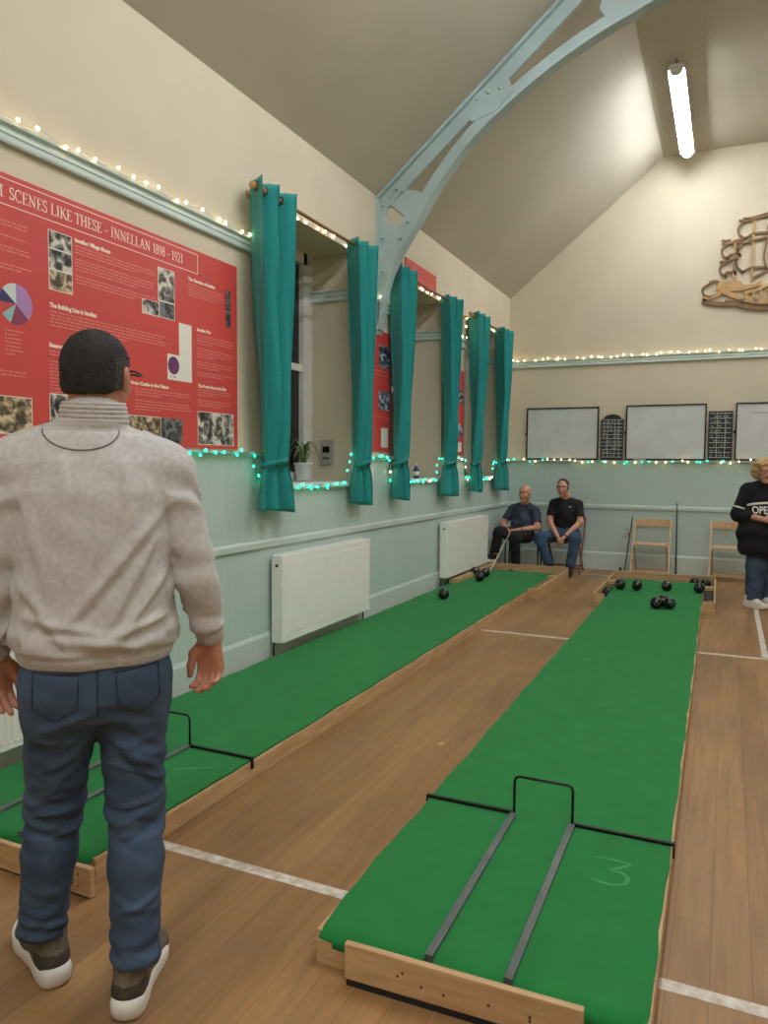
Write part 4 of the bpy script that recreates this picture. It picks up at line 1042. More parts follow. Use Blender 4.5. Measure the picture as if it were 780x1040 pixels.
# ------------------------------------------------------------------ people: implicit surfaces meshed with surface nets
class Field:
    def __init__(s, k=.02): s.p = []; s.k = k
    def cone(s, a, b, ra, rb, k=None, flat=None, clip=()): s.p.append(('c', np.array(a, float), np.array(b, float), ra, rb, s.k if k is None else k, flat, clip)); return s
    def ell(s, c, r, R=None, k=None, clip=()): s.p.append(('e', np.array(c, float), np.array(r, float), np.eye(3) if R is None else np.array(R), 0, s.k if k is None else k, None, clip)); return s
    def loft(s, knots, ex=2.4, k=None, R=None, o=(0, 0, 0), clip=()):
        """knots (t, cx, cy, half-width, half-depth) along local z"""
        s.p.append(('l', np.array(knots, float), np.eye(3) if R is None else np.array(R), np.array(o, float), ex, s.k if k is None else k, None, clip)); return s
    def chain(s, pts, rs, k=None, flat=None, clip=()):
        for i in range(len(pts)-1): s.cone(pts[i], pts[i+1], rs[i], rs[i+1], k, flat, clip)
        return s
    def bounds(s, q):
        if q[0] == 'c':
            r = max(q[3], q[4]); lo = np.minimum(q[1], q[2])-r; hi = np.maximum(q[1], q[2])+r
        elif q[0] == 'e':
            r = q[2].max(); lo = q[1]-r; hi = q[1]+r
        else:
            K = q[1]; c = []
            for t, cx, cy, a, b in K:
                for u in (-1, 1):
                    for v in (-1, 1): c.append(q[2] @ np.array([cx+u*a, cy+v*b, t])+q[3])
            c = np.array(c); lo = c.min(0); hi = c.max(0)
        return lo, hi
    def mesh(s, h):
        bb = [s.bounds(q) for q in s.p]
        lo = np.min([b[0] for b in bb], 0)-4*h; hi = np.max([b[1] for b in bb], 0)+4*h
        n = np.ceil((hi-lo)/h).astype(int)+1
        A = np.full(n, .5, np.float32)
        for q, (bl, bh) in zip(s.p, bb):
            k = max(q[5], 1e-4); m = k+3*h
            i0 = np.maximum(0, np.floor((bl-m-lo)/h).astype(int)); i1 = np.minimum(n, np.ceil((bh+m-lo)/h).astype(int)+1)
            ax = [lo[d]+h*np.arange(i0[d], i1[d]) for d in range(3)]
            X, Y, Z = ax[0][:, None, None], ax[1][None, :, None], ax[2][None, None, :]
            if q[0] == 'c':
                a, b = q[1], q[2]; px, py, pz = X-a[0], Y-a[1], Z-a[2]; ab = b-a
                if q[6] is not None:
                    u, sc = np.array(q[6][0], float), q[6][1]; u = u/np.linalg.norm(u)
                    e = (1/sc-1); dp = (px*u[0]+py*u[1]+pz*u[2])*e
                    px, py, pz = px+dp*u[0], py+dp*u[1], pz+dp*u[2]; ab = ab+e*ab.dot(u)*u
                t = np.clip((px*ab[0]+py*ab[1]+pz*ab[2])/max(ab.dot(ab), 1e-12), 0, 1)
                D = np.sqrt((px-t*ab[0])**2+(py-t*ab[1])**2+(pz-t*ab[2])**2)-(q[3]+(q[4]-q[3])*t)
                if q[6] is not None: D = D*min(1, q[6][1])
            elif q[0] == 'e':
                c, r, R = q[1], q[2], q[3]; px, py, pz = X-c[0], Y-c[1], Z-c[2]
                l = [px*R[0, j]+py*R[1, j]+pz*R[2, j] for j in range(3)]
                k0 = np.sqrt(sum((l[j]/r[j])**2 for j in range(3))); k1 = np.sqrt(sum((l[j]/r[j]**2)**2 for j in range(3)))
                D = k0*(k0-1)/np.maximum(k1, 1e-9)
            else:
                K, R, o, ex = q[1], q[2], q[3], q[4]; px, py, pz = X-o[0], Y-o[1], Z-o[2]
                l = [px*R[0, j]+py*R[1, j]+pz*R[2, j] for j in range(3)]
                t = l[2]; I = [np.interp(t, K[:, 0], K[:, j]) for j in range(1, 5)]
                u = np.abs((l[0]-I[0])/I[2]); v = np.abs((l[1]-I[1])/I[3])
                g = (u**ex+v**ex)**(1/ex); mn = np.minimum(I[2], I[3]); mx = np.maximum(I[2], I[3])
                D = (g-1)*(mn+(mx-mn)*np.clip(u/np.maximum(u+v, 1e-6)*(I[2] > I[3])+v/np.maximum(u+v, 1e-6)*(I[3] >= I[2]), 0, 1)*.8)
                D = np.maximum(D, np.maximum(K[0, 0]-t, t-K[-1, 0]))
            for p0, nn in q[7]:
                D = np.maximum(D, (X-p0[0])*nn[0]+(Y-p0[1])*nn[1]+(Z-p0[2])*nn[2])
            sl = A[i0[0]:i1[0], i0[1]:i1[1], i0[2]:i1[2]]
            hh = np.maximum(k-np.abs(sl-D), 0)/k
            sl[...] = np.minimum(sl, D)-hh*hh*k*.25
        return nets(A, lo, h)

def nets(A, lo, h):
    ins = A < 0
    n = np.array(A.shape)
    c = np.zeros(n-1, np.int8)
    for i in (0, 1):
        for j in (0, 1):
            for k in (0, 1): c += ins[i:n[0]-1+i, j:n[1]-1+j, k:n[2]-1+k]
    act = np.argwhere((c > 0) & (c < 8)); N = len(act)
    idx = np.full(n-1, -1, np.int32); idx[tuple(act.T)] = np.arange(N)
    P = np.zeros((N, 3)); C = np.zeros(N)
    for d in range(3):
        e, f = (d+1) % 3, (d+2) % 3
        for u in (0, 1):
            for v in (0, 1):
                a = act.copy(); a[:, e] += u; a[:, f] += v; b = a.copy(); b[:, d] += 1
                va = A[tuple(a.T)]; vb = A[tuple(b.T)]; m = (va < 0) != (vb < 0)
                t = np.where(m, va/np.where(m, va-vb, 1), 0)
                q = a.astype(float); q[:, d] += t
                P[m] += q[m]; C[m] += 1
    P = lo+h*P/C[:, None]
    F = []
    for d in range(3):
        e, f = (d+1) % 3, (d+2) % 3
        s0 = [slice(None)]*3; s1 = [slice(None)]*3; s0[d] = slice(0, -1); s1[d] = slice(1, None)
        a, b = ins[tuple(s0)], ins[tuple(s1)]
        for flip, m in ((False, a & ~b), (True, ~a & b)):
            g = np.argwhere(m)
            ok = (g[:, e] > 0) & (g[:, f] > 0) & (g[:, e] < n[e]-1) & (g[:, f] < n[f]-1); g = g[ok]
            q = []
            for u, v in ((-1, -1), (0, -1), (0, 0), (-1, 0)):
                w = g.copy(); w[:, e] += u; w[:, f] += v; q.append(idx[tuple(w.T)])
            q = np.array(q).T
            F.append(q[:, ::-1] if flip else q)
    return P, np.concatenate(F)

def field_obj(F, h, name, mats, parent=None, pick=None, disp=None, smooth_iter=0):
    P, Q = F.mesh(h)
    me = bpy.data.meshes.new(name)
    def fill(P):
        me.clear_geometry(); me.from_pydata(P.tolist(), [], Q.tolist()); me.update()
    for _ in range(smooth_iter):
        s = np.zeros_like(P); c = np.zeros(len(P))
        for a in range(4):
            b = Q[:, (a+1) % 4]; np.add.at(s, Q[:, a], P[b]); np.add.at(c, Q[:, a], 1); np.add.at(s, b, P[Q[:, a]]); np.add.at(c, b, 1)
        P = .5*P+.5*s/np.maximum(c, 1)[:, None]
    fill(P)
    if disp:
        nn = np.zeros(len(P)*3); me.vertex_normals.foreach_get('vector', nn) if hasattr(me, 'vertex_normals') else me.vertices.foreach_get('normal', nn)
        P = P+nn.reshape(-1, 3)*disp(P)[:, None]; fill(P)
    for m in mats: me.materials.append(m)
    me.polygons.foreach_set('use_smooth', [True]*len(Q))
    if pick: me.polygons.foreach_set('material_index', pick(P[Q].mean(1)).astype(np.int32))
    me.update()
    o = bpy.data.objects.new(name, me); COL.objects.link(o)
    if parent: o.parent = parent
    return o
def V3(*a): return np.array(a, float)
def unit(v): v = np.array(v, float); return v/np.linalg.norm(v)
def ridge(P, a, b, w, amp, sharp=2):
    a = np.array(a, float); b = np.array(b, float); ab = b-a
    t = np.clip(((P-a) @ ab)/ab.dot(ab), 0, 1); d = np.linalg.norm(P-a-t[:, None]*ab, axis=1)
    return amp*np.exp(-(d/w)**sharp)*np.sin(PI*np.clip(t*.9+.05, 0, 1))**.5
def frame(fwd, up=(0, 0, 1)):
    f = unit(fwd); r = unit(np.cross(f, up)); u = np.cross(r, f); return r, f, u

def head(F, c, fwd, s=1., neck=None, up=(0, 0, 1), nr=.057, jaw=1.):
    r, f, u = frame(fwd, up); R = np.array([r, f, u]).T
    def q(a, b, d): return np.array(c)+s*(a*r+b*f+d*u)
    F.ell(q(0, -.012, .03), V3(.077, .097, .088)*s, R, .02)
    F.ell(q(0, .035, -.045), V3(.060*jaw, .062, .078)*s, R, .02)
    F.ell(q(0, .072, -.098), V3(.030*jaw, .026, .024)*s, R, .02)
    F.ell(q(0, .074, .035), V3(.058, .022, .020)*s, R, .015)
    for x in (-1, 1): F.ell(q(x*.038, .068, -.022), V3(.024, .024, .022)*s, R, .02)
    F.cone(q(0, .090, .012), q(0, .113, -.028), .009*s, .0145*s, .010); F.ell(q(0, .102, -.033), V3(.019, .014, .010)*s, R, .008)
    F.ell(q(0, .090, -.061), V3(.026, .012, .008)*s, R, .006)
    for x in (-1, 1):
        F.ell(q(x*.079, -.004, -.006), V3(.009, .020, .033)*s, R, .008); F.ell(q(x*.085, -.014, .006), V3(.006, .016, .024)*s, R, .006)
    if neck is not None: F.cone(q(0, -.022, -.045), neck, nr*s, nr*1.06*s, .025)
    return q, (r, f, u)
def face_pick(q, ax, s=1., base=0, lip=1, brow=None):
    r, f, u = ax; c = q(0, 0, 0)
    def pick(P):
        L = (P-c)/s; x, y, z = L @ r, L @ f, L @ u; m = np.zeros(len(P))+base
        m[(np.abs(x) < .025) & (y > .07) & (z > -.068) & (z < -.054)] = lip
        if brow is not None: m[(np.abs(np.abs(x)-.032) < .019) & (y > .06) & (z > .026) & (z < .036)] = brow
        return m
    return pick
def eyes(q, ax, parent, s=1.):
    r, f, u = ax
    for x in (-1, 1):
        b = B().ball(q(x*.031, .081, .006), .0085*s, 12); e = b.build('eye', EYEW, parent, smooth=True)
        B().ball(q(x*.031, .0868, .006), .0048*s, 10).build('iris', EYED, e, smooth=True)
def hand(F, w, u, n, t, s=1., curl=(.5, .6, .4), thumb=.5, spread=.08, k=.008):
    """w wrist, u finger direction, n direction the palm faces, t thumb side"""
    u, n, t = unit(u), unit(n), unit(t); w = np.array(w, float)
    kn = []
    for off, ln, ex in ((.030, .074, .090), (.010, .082, .095), (-.011, .076, .090), (-.030, .060, .080)):
        K = w+s*(u*ex+t*off); kn.append(K)
        F.cone(w+s*(u*.012+t*off*.62), K, .0145*s, .0115*s, .014)
        a = 0; p = K; d0 = unit(u+t*off*spread*8); r = .0098 if off > -.02 else .0086
        for j, (fr, cu) in enumerate(zip((.46, .30, .24), curl)):
            a += cu; d = math.cos(a)*d0+math.sin(a)*n; p2 = p+s*ln*fr*d
            F.cone(p, p2, s*(r-.0008*j), s*(r-.0008*(j+1)), k*.6); p = p2
    p = w+s*(u*.022+t*.026+n*.004); d = unit(t*.62+u*.72+n*.35)
    F.cone(w+s*(u*.01+t*.015), p+s*d*.03, .0165*s, .014*s, .012)
    p = p+s*d*.028; d = unit(d*(1-thumb)+thumb*(u+n*.25)); p2 = p+s*.034*d; F.cone(p, p2, .0118*s, .0108*s, k)
    d = unit(d+.35*u-.15*t*thumb); F.cone(p2, p2+s*.026*d, .0106*s, .0088*s, k)

def person(label, loc, rz):
    return dict(label=label, loc=loc, rz=rz)
def finish(o, P):
    o.location = P['loc']; o.rotation_euler = (0, 0, P['rz']); return tag(o, P['label'], 'person')
def surf_line(o, pts, r, m, name, view=(0, -1, 0), parent=None, lift=.0015):
    """seam tube laid on the surface of o: pts (x, z) seen along +y from behind, or (origin, dir) rays"""
    bvh = BVHTree.FromPolygons([v.co for v in o.data.vertices], [p.vertices for p in o.data.polygons])
    d = -Vector(view); out = []
    for p in pts:
        org = Vector((p[0], 0, p[1]))+Vector(view)*1.0
        h = bvh.ray_cast(org, d)
        if h[0] is not None: out.append(tuple(h[0]-d*lift))
    if len(out) > 1: return B().tube(out, r, 5).build(name, m, parent or o, smooth=True)

def shoe(name, pos, yaw, mats, parent, s=1., pitch=0., sneaker=True):
    """local: toe along +y; returns upper with a sole child"""
    c, q = math.cos(yaw), math.sin(yaw); cp, sp = math.cos(pitch), math.sin(pitch)
    Rz = np.array([[c, -q, 0], [q, c, 0], [0, 0, 1]]); Rx = np.array([[1, 0, 0], [0, cp, -sp], [0, sp, cp]]); R = Rz @ Rx
    pv = V3(0, .05, 0)
    T = lambda x, y, z: np.array(pos)+R @ (s*(V3(x, y, z)-pv))+Rz @ (s*pv)
    U = Field(.02)
    U.cone(T(0, -.085, .060), T(0, .05, .064), .037*s, .040*s).cone(T(0, .05, .058), T(.004, .135, .042), .041*s, .030*s)
    U.cone(T(-.006, .10, .042), T(.012, .12, .042), .034*s, .034*s)
    U.cone(T(0, -.078, .06), T(0, -.072, .125), .036*s, .036*s, .02).cone(T(0, -.05, .07), T(0, -.045, .130), .04*s, .044*s, .02)
    U.cone(T(0, .0, .085), T(0, .04, .075), .036*s, .034*s)
    for p in U.p: pass
    n = R @ V3(0, 0, -1); P0 = T(0, 0, .026)
    U.p = [(*p[:7], ((P0, n),)) for p in U.p]
    heel = T(0, -.10, .06)
    def pick(P):
        y = (P-np.array(pos)) @ (Rz @ V3(0, 1, 0)); z = (P-np.array(pos)) @ V3(0, 0, 1)
        m = np.zeros(len(P)); m[(y < -.062*s) & (z < .085*s)] = 1; return m
    o = field_obj(U, .004*s, name, mats[:2], parent, pick)
    L = Field(.006)
    def slab(prof, z0, z1):
        V = []; 
        return None
    # sole: outline lofted upwards, thicker and flared at the heel
    out = [(0, -.128), (.026, -.12), (.040, -.095), (.041, -.05), (.037, .0), (.043, .06), (.048, .10), (.042, .14), (.022, .168), (0, .175), (-.02, .168), (-.038, .142), (-.046, .10), (-.041, .06), (-.036, 0), (-.040, -.05), (-.039, -.095), (-.026, -.12)]
    outl = [tuple(p) for p in bez(out+[out[0]], 3)[:-1]]
    b = B(); V = []; m = len(outl); lay = [(.0, .93), (.006, .99), (.03, 1.0), (.042, .93)]
    for zz, sc in lay:
        for x, y in outl:
            hl = max(0, (-y-.02)/.1); toe = max(0, (y-.09)/.08)
            z = zz*(1+.30*hl)+(.016*toe**2)
            V.append(tuple(T(x*sc, (y-.02)*sc+.02-.006*hl*(zz > .02), z)))
    Fc = []
    for j in range(len(lay)-1):
        for k in range(m): Fc.append((j*m+k, j*m+(k+1) % m, (j+1)*m+(k+1) % m, (j+1)*m+k))
    Fc += [list(range(m))[::-1], list(range((len(lay)-1)*m, len(lay)*m))]
    b.add(V, Fc); b.build('sole', mats[2], o, smooth=True)
    return o

def hair_shell(F, q, ax, s, grow, front, low, extra=()):
    """cap over the skull, cut by a plane through the forehead and nape"""
    r, f, u = ax; R = np.array([r, f, u]).T
    clip = [(q(0, .062, front), unit(f*.72-u*.70))]+[(q(0, -.10, low), unit(-u+f*.35))]+list(extra)
    F.ell(q(0, -.012, .03), (V3(.077, .097, .088)+grow)*s, R, .01, clip=clip)

# ---- standing man, seen from behind -----------------------------------------------------------
def standing_man():
    P = person('standing man seen from behind in grey sweatshirt, blue jeans and glasses', (-1.585, 1.54, 0), math.radians(46))
    hf = unit((.42, .90, .0)); hc = V3(.014, .035, 1.732)
    eL, eR = V3(-.262, -.005, 1.20), V3(.270, -.02, 1.185)
    wL, wR = V3(-.262, .055, .985), V3(.315, .03, .99)
    sL, sR = V3(-.185, 0, 1.485), V3(.185, 0, 1.475)
    hipL, hipR = V3(-.092, 0, .93), V3(.092, 0, .93)
    kL, kR = V3(-.118, .085, .525), V3(.098, -.005, .525)
    aL, aR = V3(-.163, .095, .115), V3(.085, -.118, .115)
    # body
    F = Field(.03)
    q, ax = head(F, hc, hf, 1.04, neck=V3(0, -.005, 1.56), nr=.063, up=unit((0, -.03, 1)))
    F.loft([(.86, 0, 0, .16, .11), (.98, 0, 0, .165, .115), (1.15, 0, 0, .16, .11), (1.35, 0, 0, .18, .12), (1.5, 0, 0, .17, .09), (1.56, 0, 0, .08, .06)])
    for s_, e, w in ((sL, eL, wL), (sR, eR, wR)): F.cone(s_, e, .055, .045).cone(e, w, .044, .030)
    for hp, k, a in ((hipL, kL, aL), (hipR, kR, aR)): F.cone(hp, k, .078, .055).cone(k, a+(k-a)*.16, .054, .036)
    hand(F, wR+V3(0, .0, -.012), (.04, .10, -1), (-.55, -.75, -.05), (-.72, .60, .0), 1.10, curl=(.55, .75, .5), thumb=.75)
    hand(F, wL+V3(0, .0, -.012), (.05, .10, -1), (.45, -.80, -.05), (.80, .55, 0), 1.04, curl=(.35, .45, .35), thumb=.8)
    body = field_obj(F, .005, 'person', [SKIN2, LIP, HAIRD], None, face_pick(q, ax, 1.04, 0, 1, 2))
    finish(body, P); eyes(q, ax, body, 1.04)
    # hair
    H = Field(.01)
    r, f, u = ax
    hair_shell(H, q, ax, 1.04, .007, .078, -.052)
    npl = ((q(0, -.10, -.052), unit(-u+f*.30)),)
    for x in (-1, 1): H.ell(q(x*.058, -.02, -.025), V3(.020, .055, .05), np.array([r, f, u]).T, .02, clip=npl)
    H.ell(q(0, -.072, -.022), V3(.060, .032, .060), np.array([r, f, u]).T, .02, clip=npl)
    c0 = q(0, 0, 0)
    def hp(Pt):
        L = Pt-c0; m = np.zeros(len(Pt)); x = np.abs(L @ r); z = L @ u; y = L @ f
        m[(x+np.random.RandomState(1).normal(size=len(Pt))*.008 > .066-.15*np.clip(-.02-z, 0, 1)) & (y > -.06) & (z < .05)] = 1; return m
    def hd(Pt): return .0012*np.random.RandomState(2).normal(size=len(Pt))
    field_obj(H, .004, 'hair', [HAIRD, HAIRG], body, hp, hd)
    # glasses
    b = B()
    for x in (-1, 1):
        b.tube([tuple(q(x*.084, -.012, .018)), tuple(q(x*.088, .03, .022)), tuple(q(x*.078, .105, .020))], [.0028, .0032, .0042], 8)
        rim = [tuple(q(x*.039+.034*math.cos(a), .112-.012*abs(math.cos(a))*(math.cos(a)*x > 0), .016+.006*math.sin(a))) for a in [PI*k/10 for k in range(11)]]
        b.tube(rim, .0028, 6)
    b.tube([tuple(q(-.012, .114, .014)), tuple(q(.012, .114, .014))], .002, 6)
    b.build('glasses', BLACK, body, smooth=True)
    # sweatshirt
    W = Field(.035)
    hem = .955
    W.loft([(hem, 0, .005, .196, .150), (.985, 0, .005, .204, .158), (1.03, 0, .005, .214, .166), (1.15, 0, 0, .208, .158), (1.30, 0, -.005, .205, .150), (1.42, 0, -.008, .205, .138), (1.50, 0, -.008, .185, .112), (1.56, 0, 0, .115, .085), (1.60, 0, .0, .07, .07)], 2.3)
    cl = lambda w, e, ext: ((w+unit(w-e)*ext, unit(w-e)),)
    for s_, e, w in ((sL, eL, wL), (sR, eR, wR)):
        W.cone(s_*V3(.55, 1, 1)+V3(0, -.005, .045), s_, .075, .082, .04)
        m1 = s_+(e-s_)*.28; W.cone(s_, m1, .080, .074, .03); W.cone(m1, e, .074, .062, .008); W.cone(e, w, .062, .050, .008, clip=cl(w, e, -.03))
        W.cone(w+unit(e-w)*.035, w, .043, .041, .008, clip=cl(w, e, .022))
    W.cone((0, -.01, 1.53), (.0, .008, 1.625), .088, .079, .03)
    def wd(p):
        x, y, z = p[:, 0], p[:, 1], p[:, 2]; d = np.zeros(len(p)); back = -.16
        G = [((.18, back, 1.38), (-.06, back, 1.09), .022, .009), ((.15, back, 1.30), (.03, back, 1.06), .022, .009), ((-.165, back, 1.38), (-.12, back, 1.17), .024, .008),
             ((.19, back, 1.22), (.06, back, 1.04), .020, .010), ((-.19, back, 1.20), (-.08, back, 1.03), .022, .009), ((-.12, back, 1.05), (.10, back, 1.015), .016, .010),
             ((-.17, back, 1.10), (.0, back, 1.055), .018, .008), ((.18, back, 1.09), (.02, back, 1.04), .016, .010), ((.07, back, 1.50), (.10, back, 1.28), .022, .008), ((-.07, back, 1.50), (-.09, back, 1.30), .024, .008),
             ((.02, back, 1.42), (.0, back, 1.22), .03, .006), ((.20, -.12, 1.40), (.205, -.10, 1.25), .02, .010)]
        for a, b_, w, am in G:
            a2 = np.array(a); b2 = np.array(b_); a2[1] = b2[1] = 0; pp = p.copy(); pp[:, 1] = 0
            m = np.clip((-y-.02)/.05, 0, 1)*(np.abs(x) < .225); d += (ridge(pp, a2, b2, w*.72, am*1.45)-ridge(pp, a2-V3(0, 0, .03), b2-V3(0, 0, .03), w*.8, am*.8))*m
        # sleeves: compression rings
        for s_, e, w in ((sL, eL, wL), (sR, eR, wR)):
            ax_ = unit(e-s_); tt = (p-s_) @ ax_; rad = np.linalg.norm(p-s_-tt[:, None]*ax_, axis=1)
            sl = (np.abs(x) > .175)*(z < 1.5)*np.clip((1.52-z)/.05, 0, 1)
            ph = np.arctan2(y, x*np.sign(x).mean()) if False else np.arctan2(y-.01, np.abs(x)-.24)
            d += sl*(.0042*np.sin(z*64+2.2*np.sin(ph+z*9)+2.4*ph)*(.12+.7*np.exp(-((z-1.19)/.07)**2)+.9*np.exp(-((z-1.40)/.035)**2)+.8*np.exp(-((z-1.04)/.035)**2)))
        # blouson fold over the rib band
        d += .012*np.exp(-((z-1.015-.01*np.sin(x*18))/.03)**2)*(np.abs(x) < .23)*(rad_ok(p))
        d -= .006*np.exp(-((z-.992-.004*np.sin(x*20))/.009)**2)*(np.abs(x) < .23)*rad_ok(p)
        d -= .007*np.exp(-(((z-1.585))/.010)**2)*(np.abs(x) < .13)
        d += .002*np.sin(x*40+z*23)*np.sin(z*31-y*20)
        return d
    def rad_ok(p): return ((np.abs(p[:, 0])/.225)**2+(p[:, 1]/.18)**2 < 1.25).astype(float)
    def wp(p):
        z = p[:, 2]; m = np.zeros(len(p)); m[(z < .992) & (rad_ok(p) > 0) & (np.abs(p[:, 0]) < .222)] = 1; m[(z > 1.592)] = 1
        for w, e in ((wL, eL), (wR, eR)): m[(((p-w) @ unit(w-e)) > -.033) & (np.abs(p[:, 0]) > .222)] = 1
        return m
    sw = field_obj(W, .006, 'sweatshirt', [GREY, GREYR], body, wp, wd, 1)
    surf_line(sw, [(-.03+.095*math.cos(a), 1.585+.055*math.sin(a)) for a in [PI+PI*k/24 for k in range(25)]], .0022, SEAM, 'back_seam')
    # stand-up collar with ribbed rolls
    b = B()
    for z, rr, tr in ((1.600, .086, .007), (1.612, .085, .008), (1.624, .0835, .008), (1.636, .082, .008), (1.648, .080, .008), (1.658, .078, .006)):
        b.tube([(.003+rr*math.cos(2*PI*k/36), .004+rr*.93*math.sin(2*PI*k/36), z+.006*math.sin(2*PI*k/36)) for k in range(36)], tr, 8, closed=True)
    b.build('collar', GREYR, sw, smooth=True)
    # jeans
    J = Field(.03)
    J.loft([(.80, 0, .0, .165, .125), (.86, 0, -.005, .188, .142), (.93, 0, -.005, .186, .140), (1.0, 0, 0, .172, .122), (1.03, 0, 0, .165, .115)], 2.2)
    for hp_, k, a in ((hipL, kL, aL), (hipR, kR, aR)):
        up = hp_+V3(0, -.004, -.10); J.cone(hp_+V3(0, -.022, -.03), up, .108, .102, .03)
        J.cone(up, k, .100, .078, .03); calf = k+(a-k)*.35+V3(0, -.016, 0); J.cone(k, calf, .076, .071, .03); J.cone(calf, a+V3(0, -.004, .0), .071, .064, .03, clip=((a+V3(0, 0, .02), V3(0, 0, -1)),))
    def jd(p):
        x, y, z = p[:, 0], p[:, 1], p[:, 2]; d = np.zeros(len(p)); L = x < -.02
        for side, k, a in ((-1, kL, aL), (1, kR, aR)):
            m = (x*side > -.01)
            ph = np.arctan2(y-k[1], x-k[0])
            d += m*.0045*np.sin(z*95+2.6*np.sin(ph*1.0+.8*side+z*6)+side)*np.exp(-((z-.50)/.08)**2)
            d += m*.0042*np.sin((z-a[2])*120+3.0*np.sin(ph+side+z*14)+.5*side)*np.exp(-((z-.17)/.07)**2)
            d += m*.003*np.sin(z*60+2.6*np.sin(ph*1.0+z*9))*np.exp(-((z-.66)/.06)**2)
        G = [((.03, .79), (.15, .71)), ((.03, .75), (.16, .64)), ((-.03, .79), (-.15, .72)), ((-.02, .74), (-.15, .65)), ((.02, .84), (.14, .80)), ((-.02, .84), (-.14, .79)), ((.05, .70), (.14, .60)), ((-.05, .68), (-.14, .59))]
        pp = p.copy(); pp[:, 1] = 0
        for i, (a, b_) in enumerate(G): d += ridge(pp, (a[0], 0, a[1]), (b_[0], 0, b_[1]), .013, .009 if i % 2 else -.008)*(y < .03)
        rs = np.random.RandomState(5)
        for side, k, a in ((-1, kL, aL), (1, kR, aR)):
            m = (x*side > -.01).astype(float)
            for i in range(26):
                zc = [rs.uniform(.44, .58), rs.uniform(.10, .30), rs.uniform(.58, .80)][i % 3]; t = (zc-a[2])/(k[2]-a[2]); cx = a[0]+(k[0]-a[0])*min(t, 1.1)
                an = rs.uniform(-.5, .5); l = rs.uniform(.04, .075); dz = math.sin(an)*l; dx = math.cos(an)*l; ox = rs.uniform(-.03, .03)
                d += m*ridge(pp, (cx+ox-dx, 0, zc-dz), (cx+ox+dx, 0, zc+dz), rs.uniform(.006, .011), rs.uniform(.003, .0065)*(1 if rs.rand() > .3 else -1))*(y < (k[1] if zc > .35 else a[1])+.02)
        return d+.0015*np.sin(x*60+z*35)*np.sin(z*47+y*30)
    jn = field_obj(J, .006, 'jeans', [JEAN], body, None, jd, 1)
    surf_line(jn, [(.0, 1.0-.012*k) for k in range(15)], .002, JEANS, 'seat_seam')
    for s_ in (-1, 1):
        poly = [(.045, .945), (.155, .955), (.160, .865), (.105, .825), (.052, .858), (.045, .945)]
        pts = [(s_*(a[0]+(b_[0]-a[0])*k/10), a[1]+(b_[1]-a[1])*k/10) for a, b_ in zip(poly[:-1], poly[1:]) for k in range(10)]
        surf_line(jn, pts, .0018, JEANS, 'back_pocket')
    shoe('shoe', (aL[0], aL[1]+.064, 0), .36, (SHOEO, SHOEB, SOLE), body, 1.12)
    shoe('shoe', (aR[0]+.012, aR[1]+.07, 0), -.34, (SHOEO, SHOEB, SOLE), body, 1.12)
standing_man()

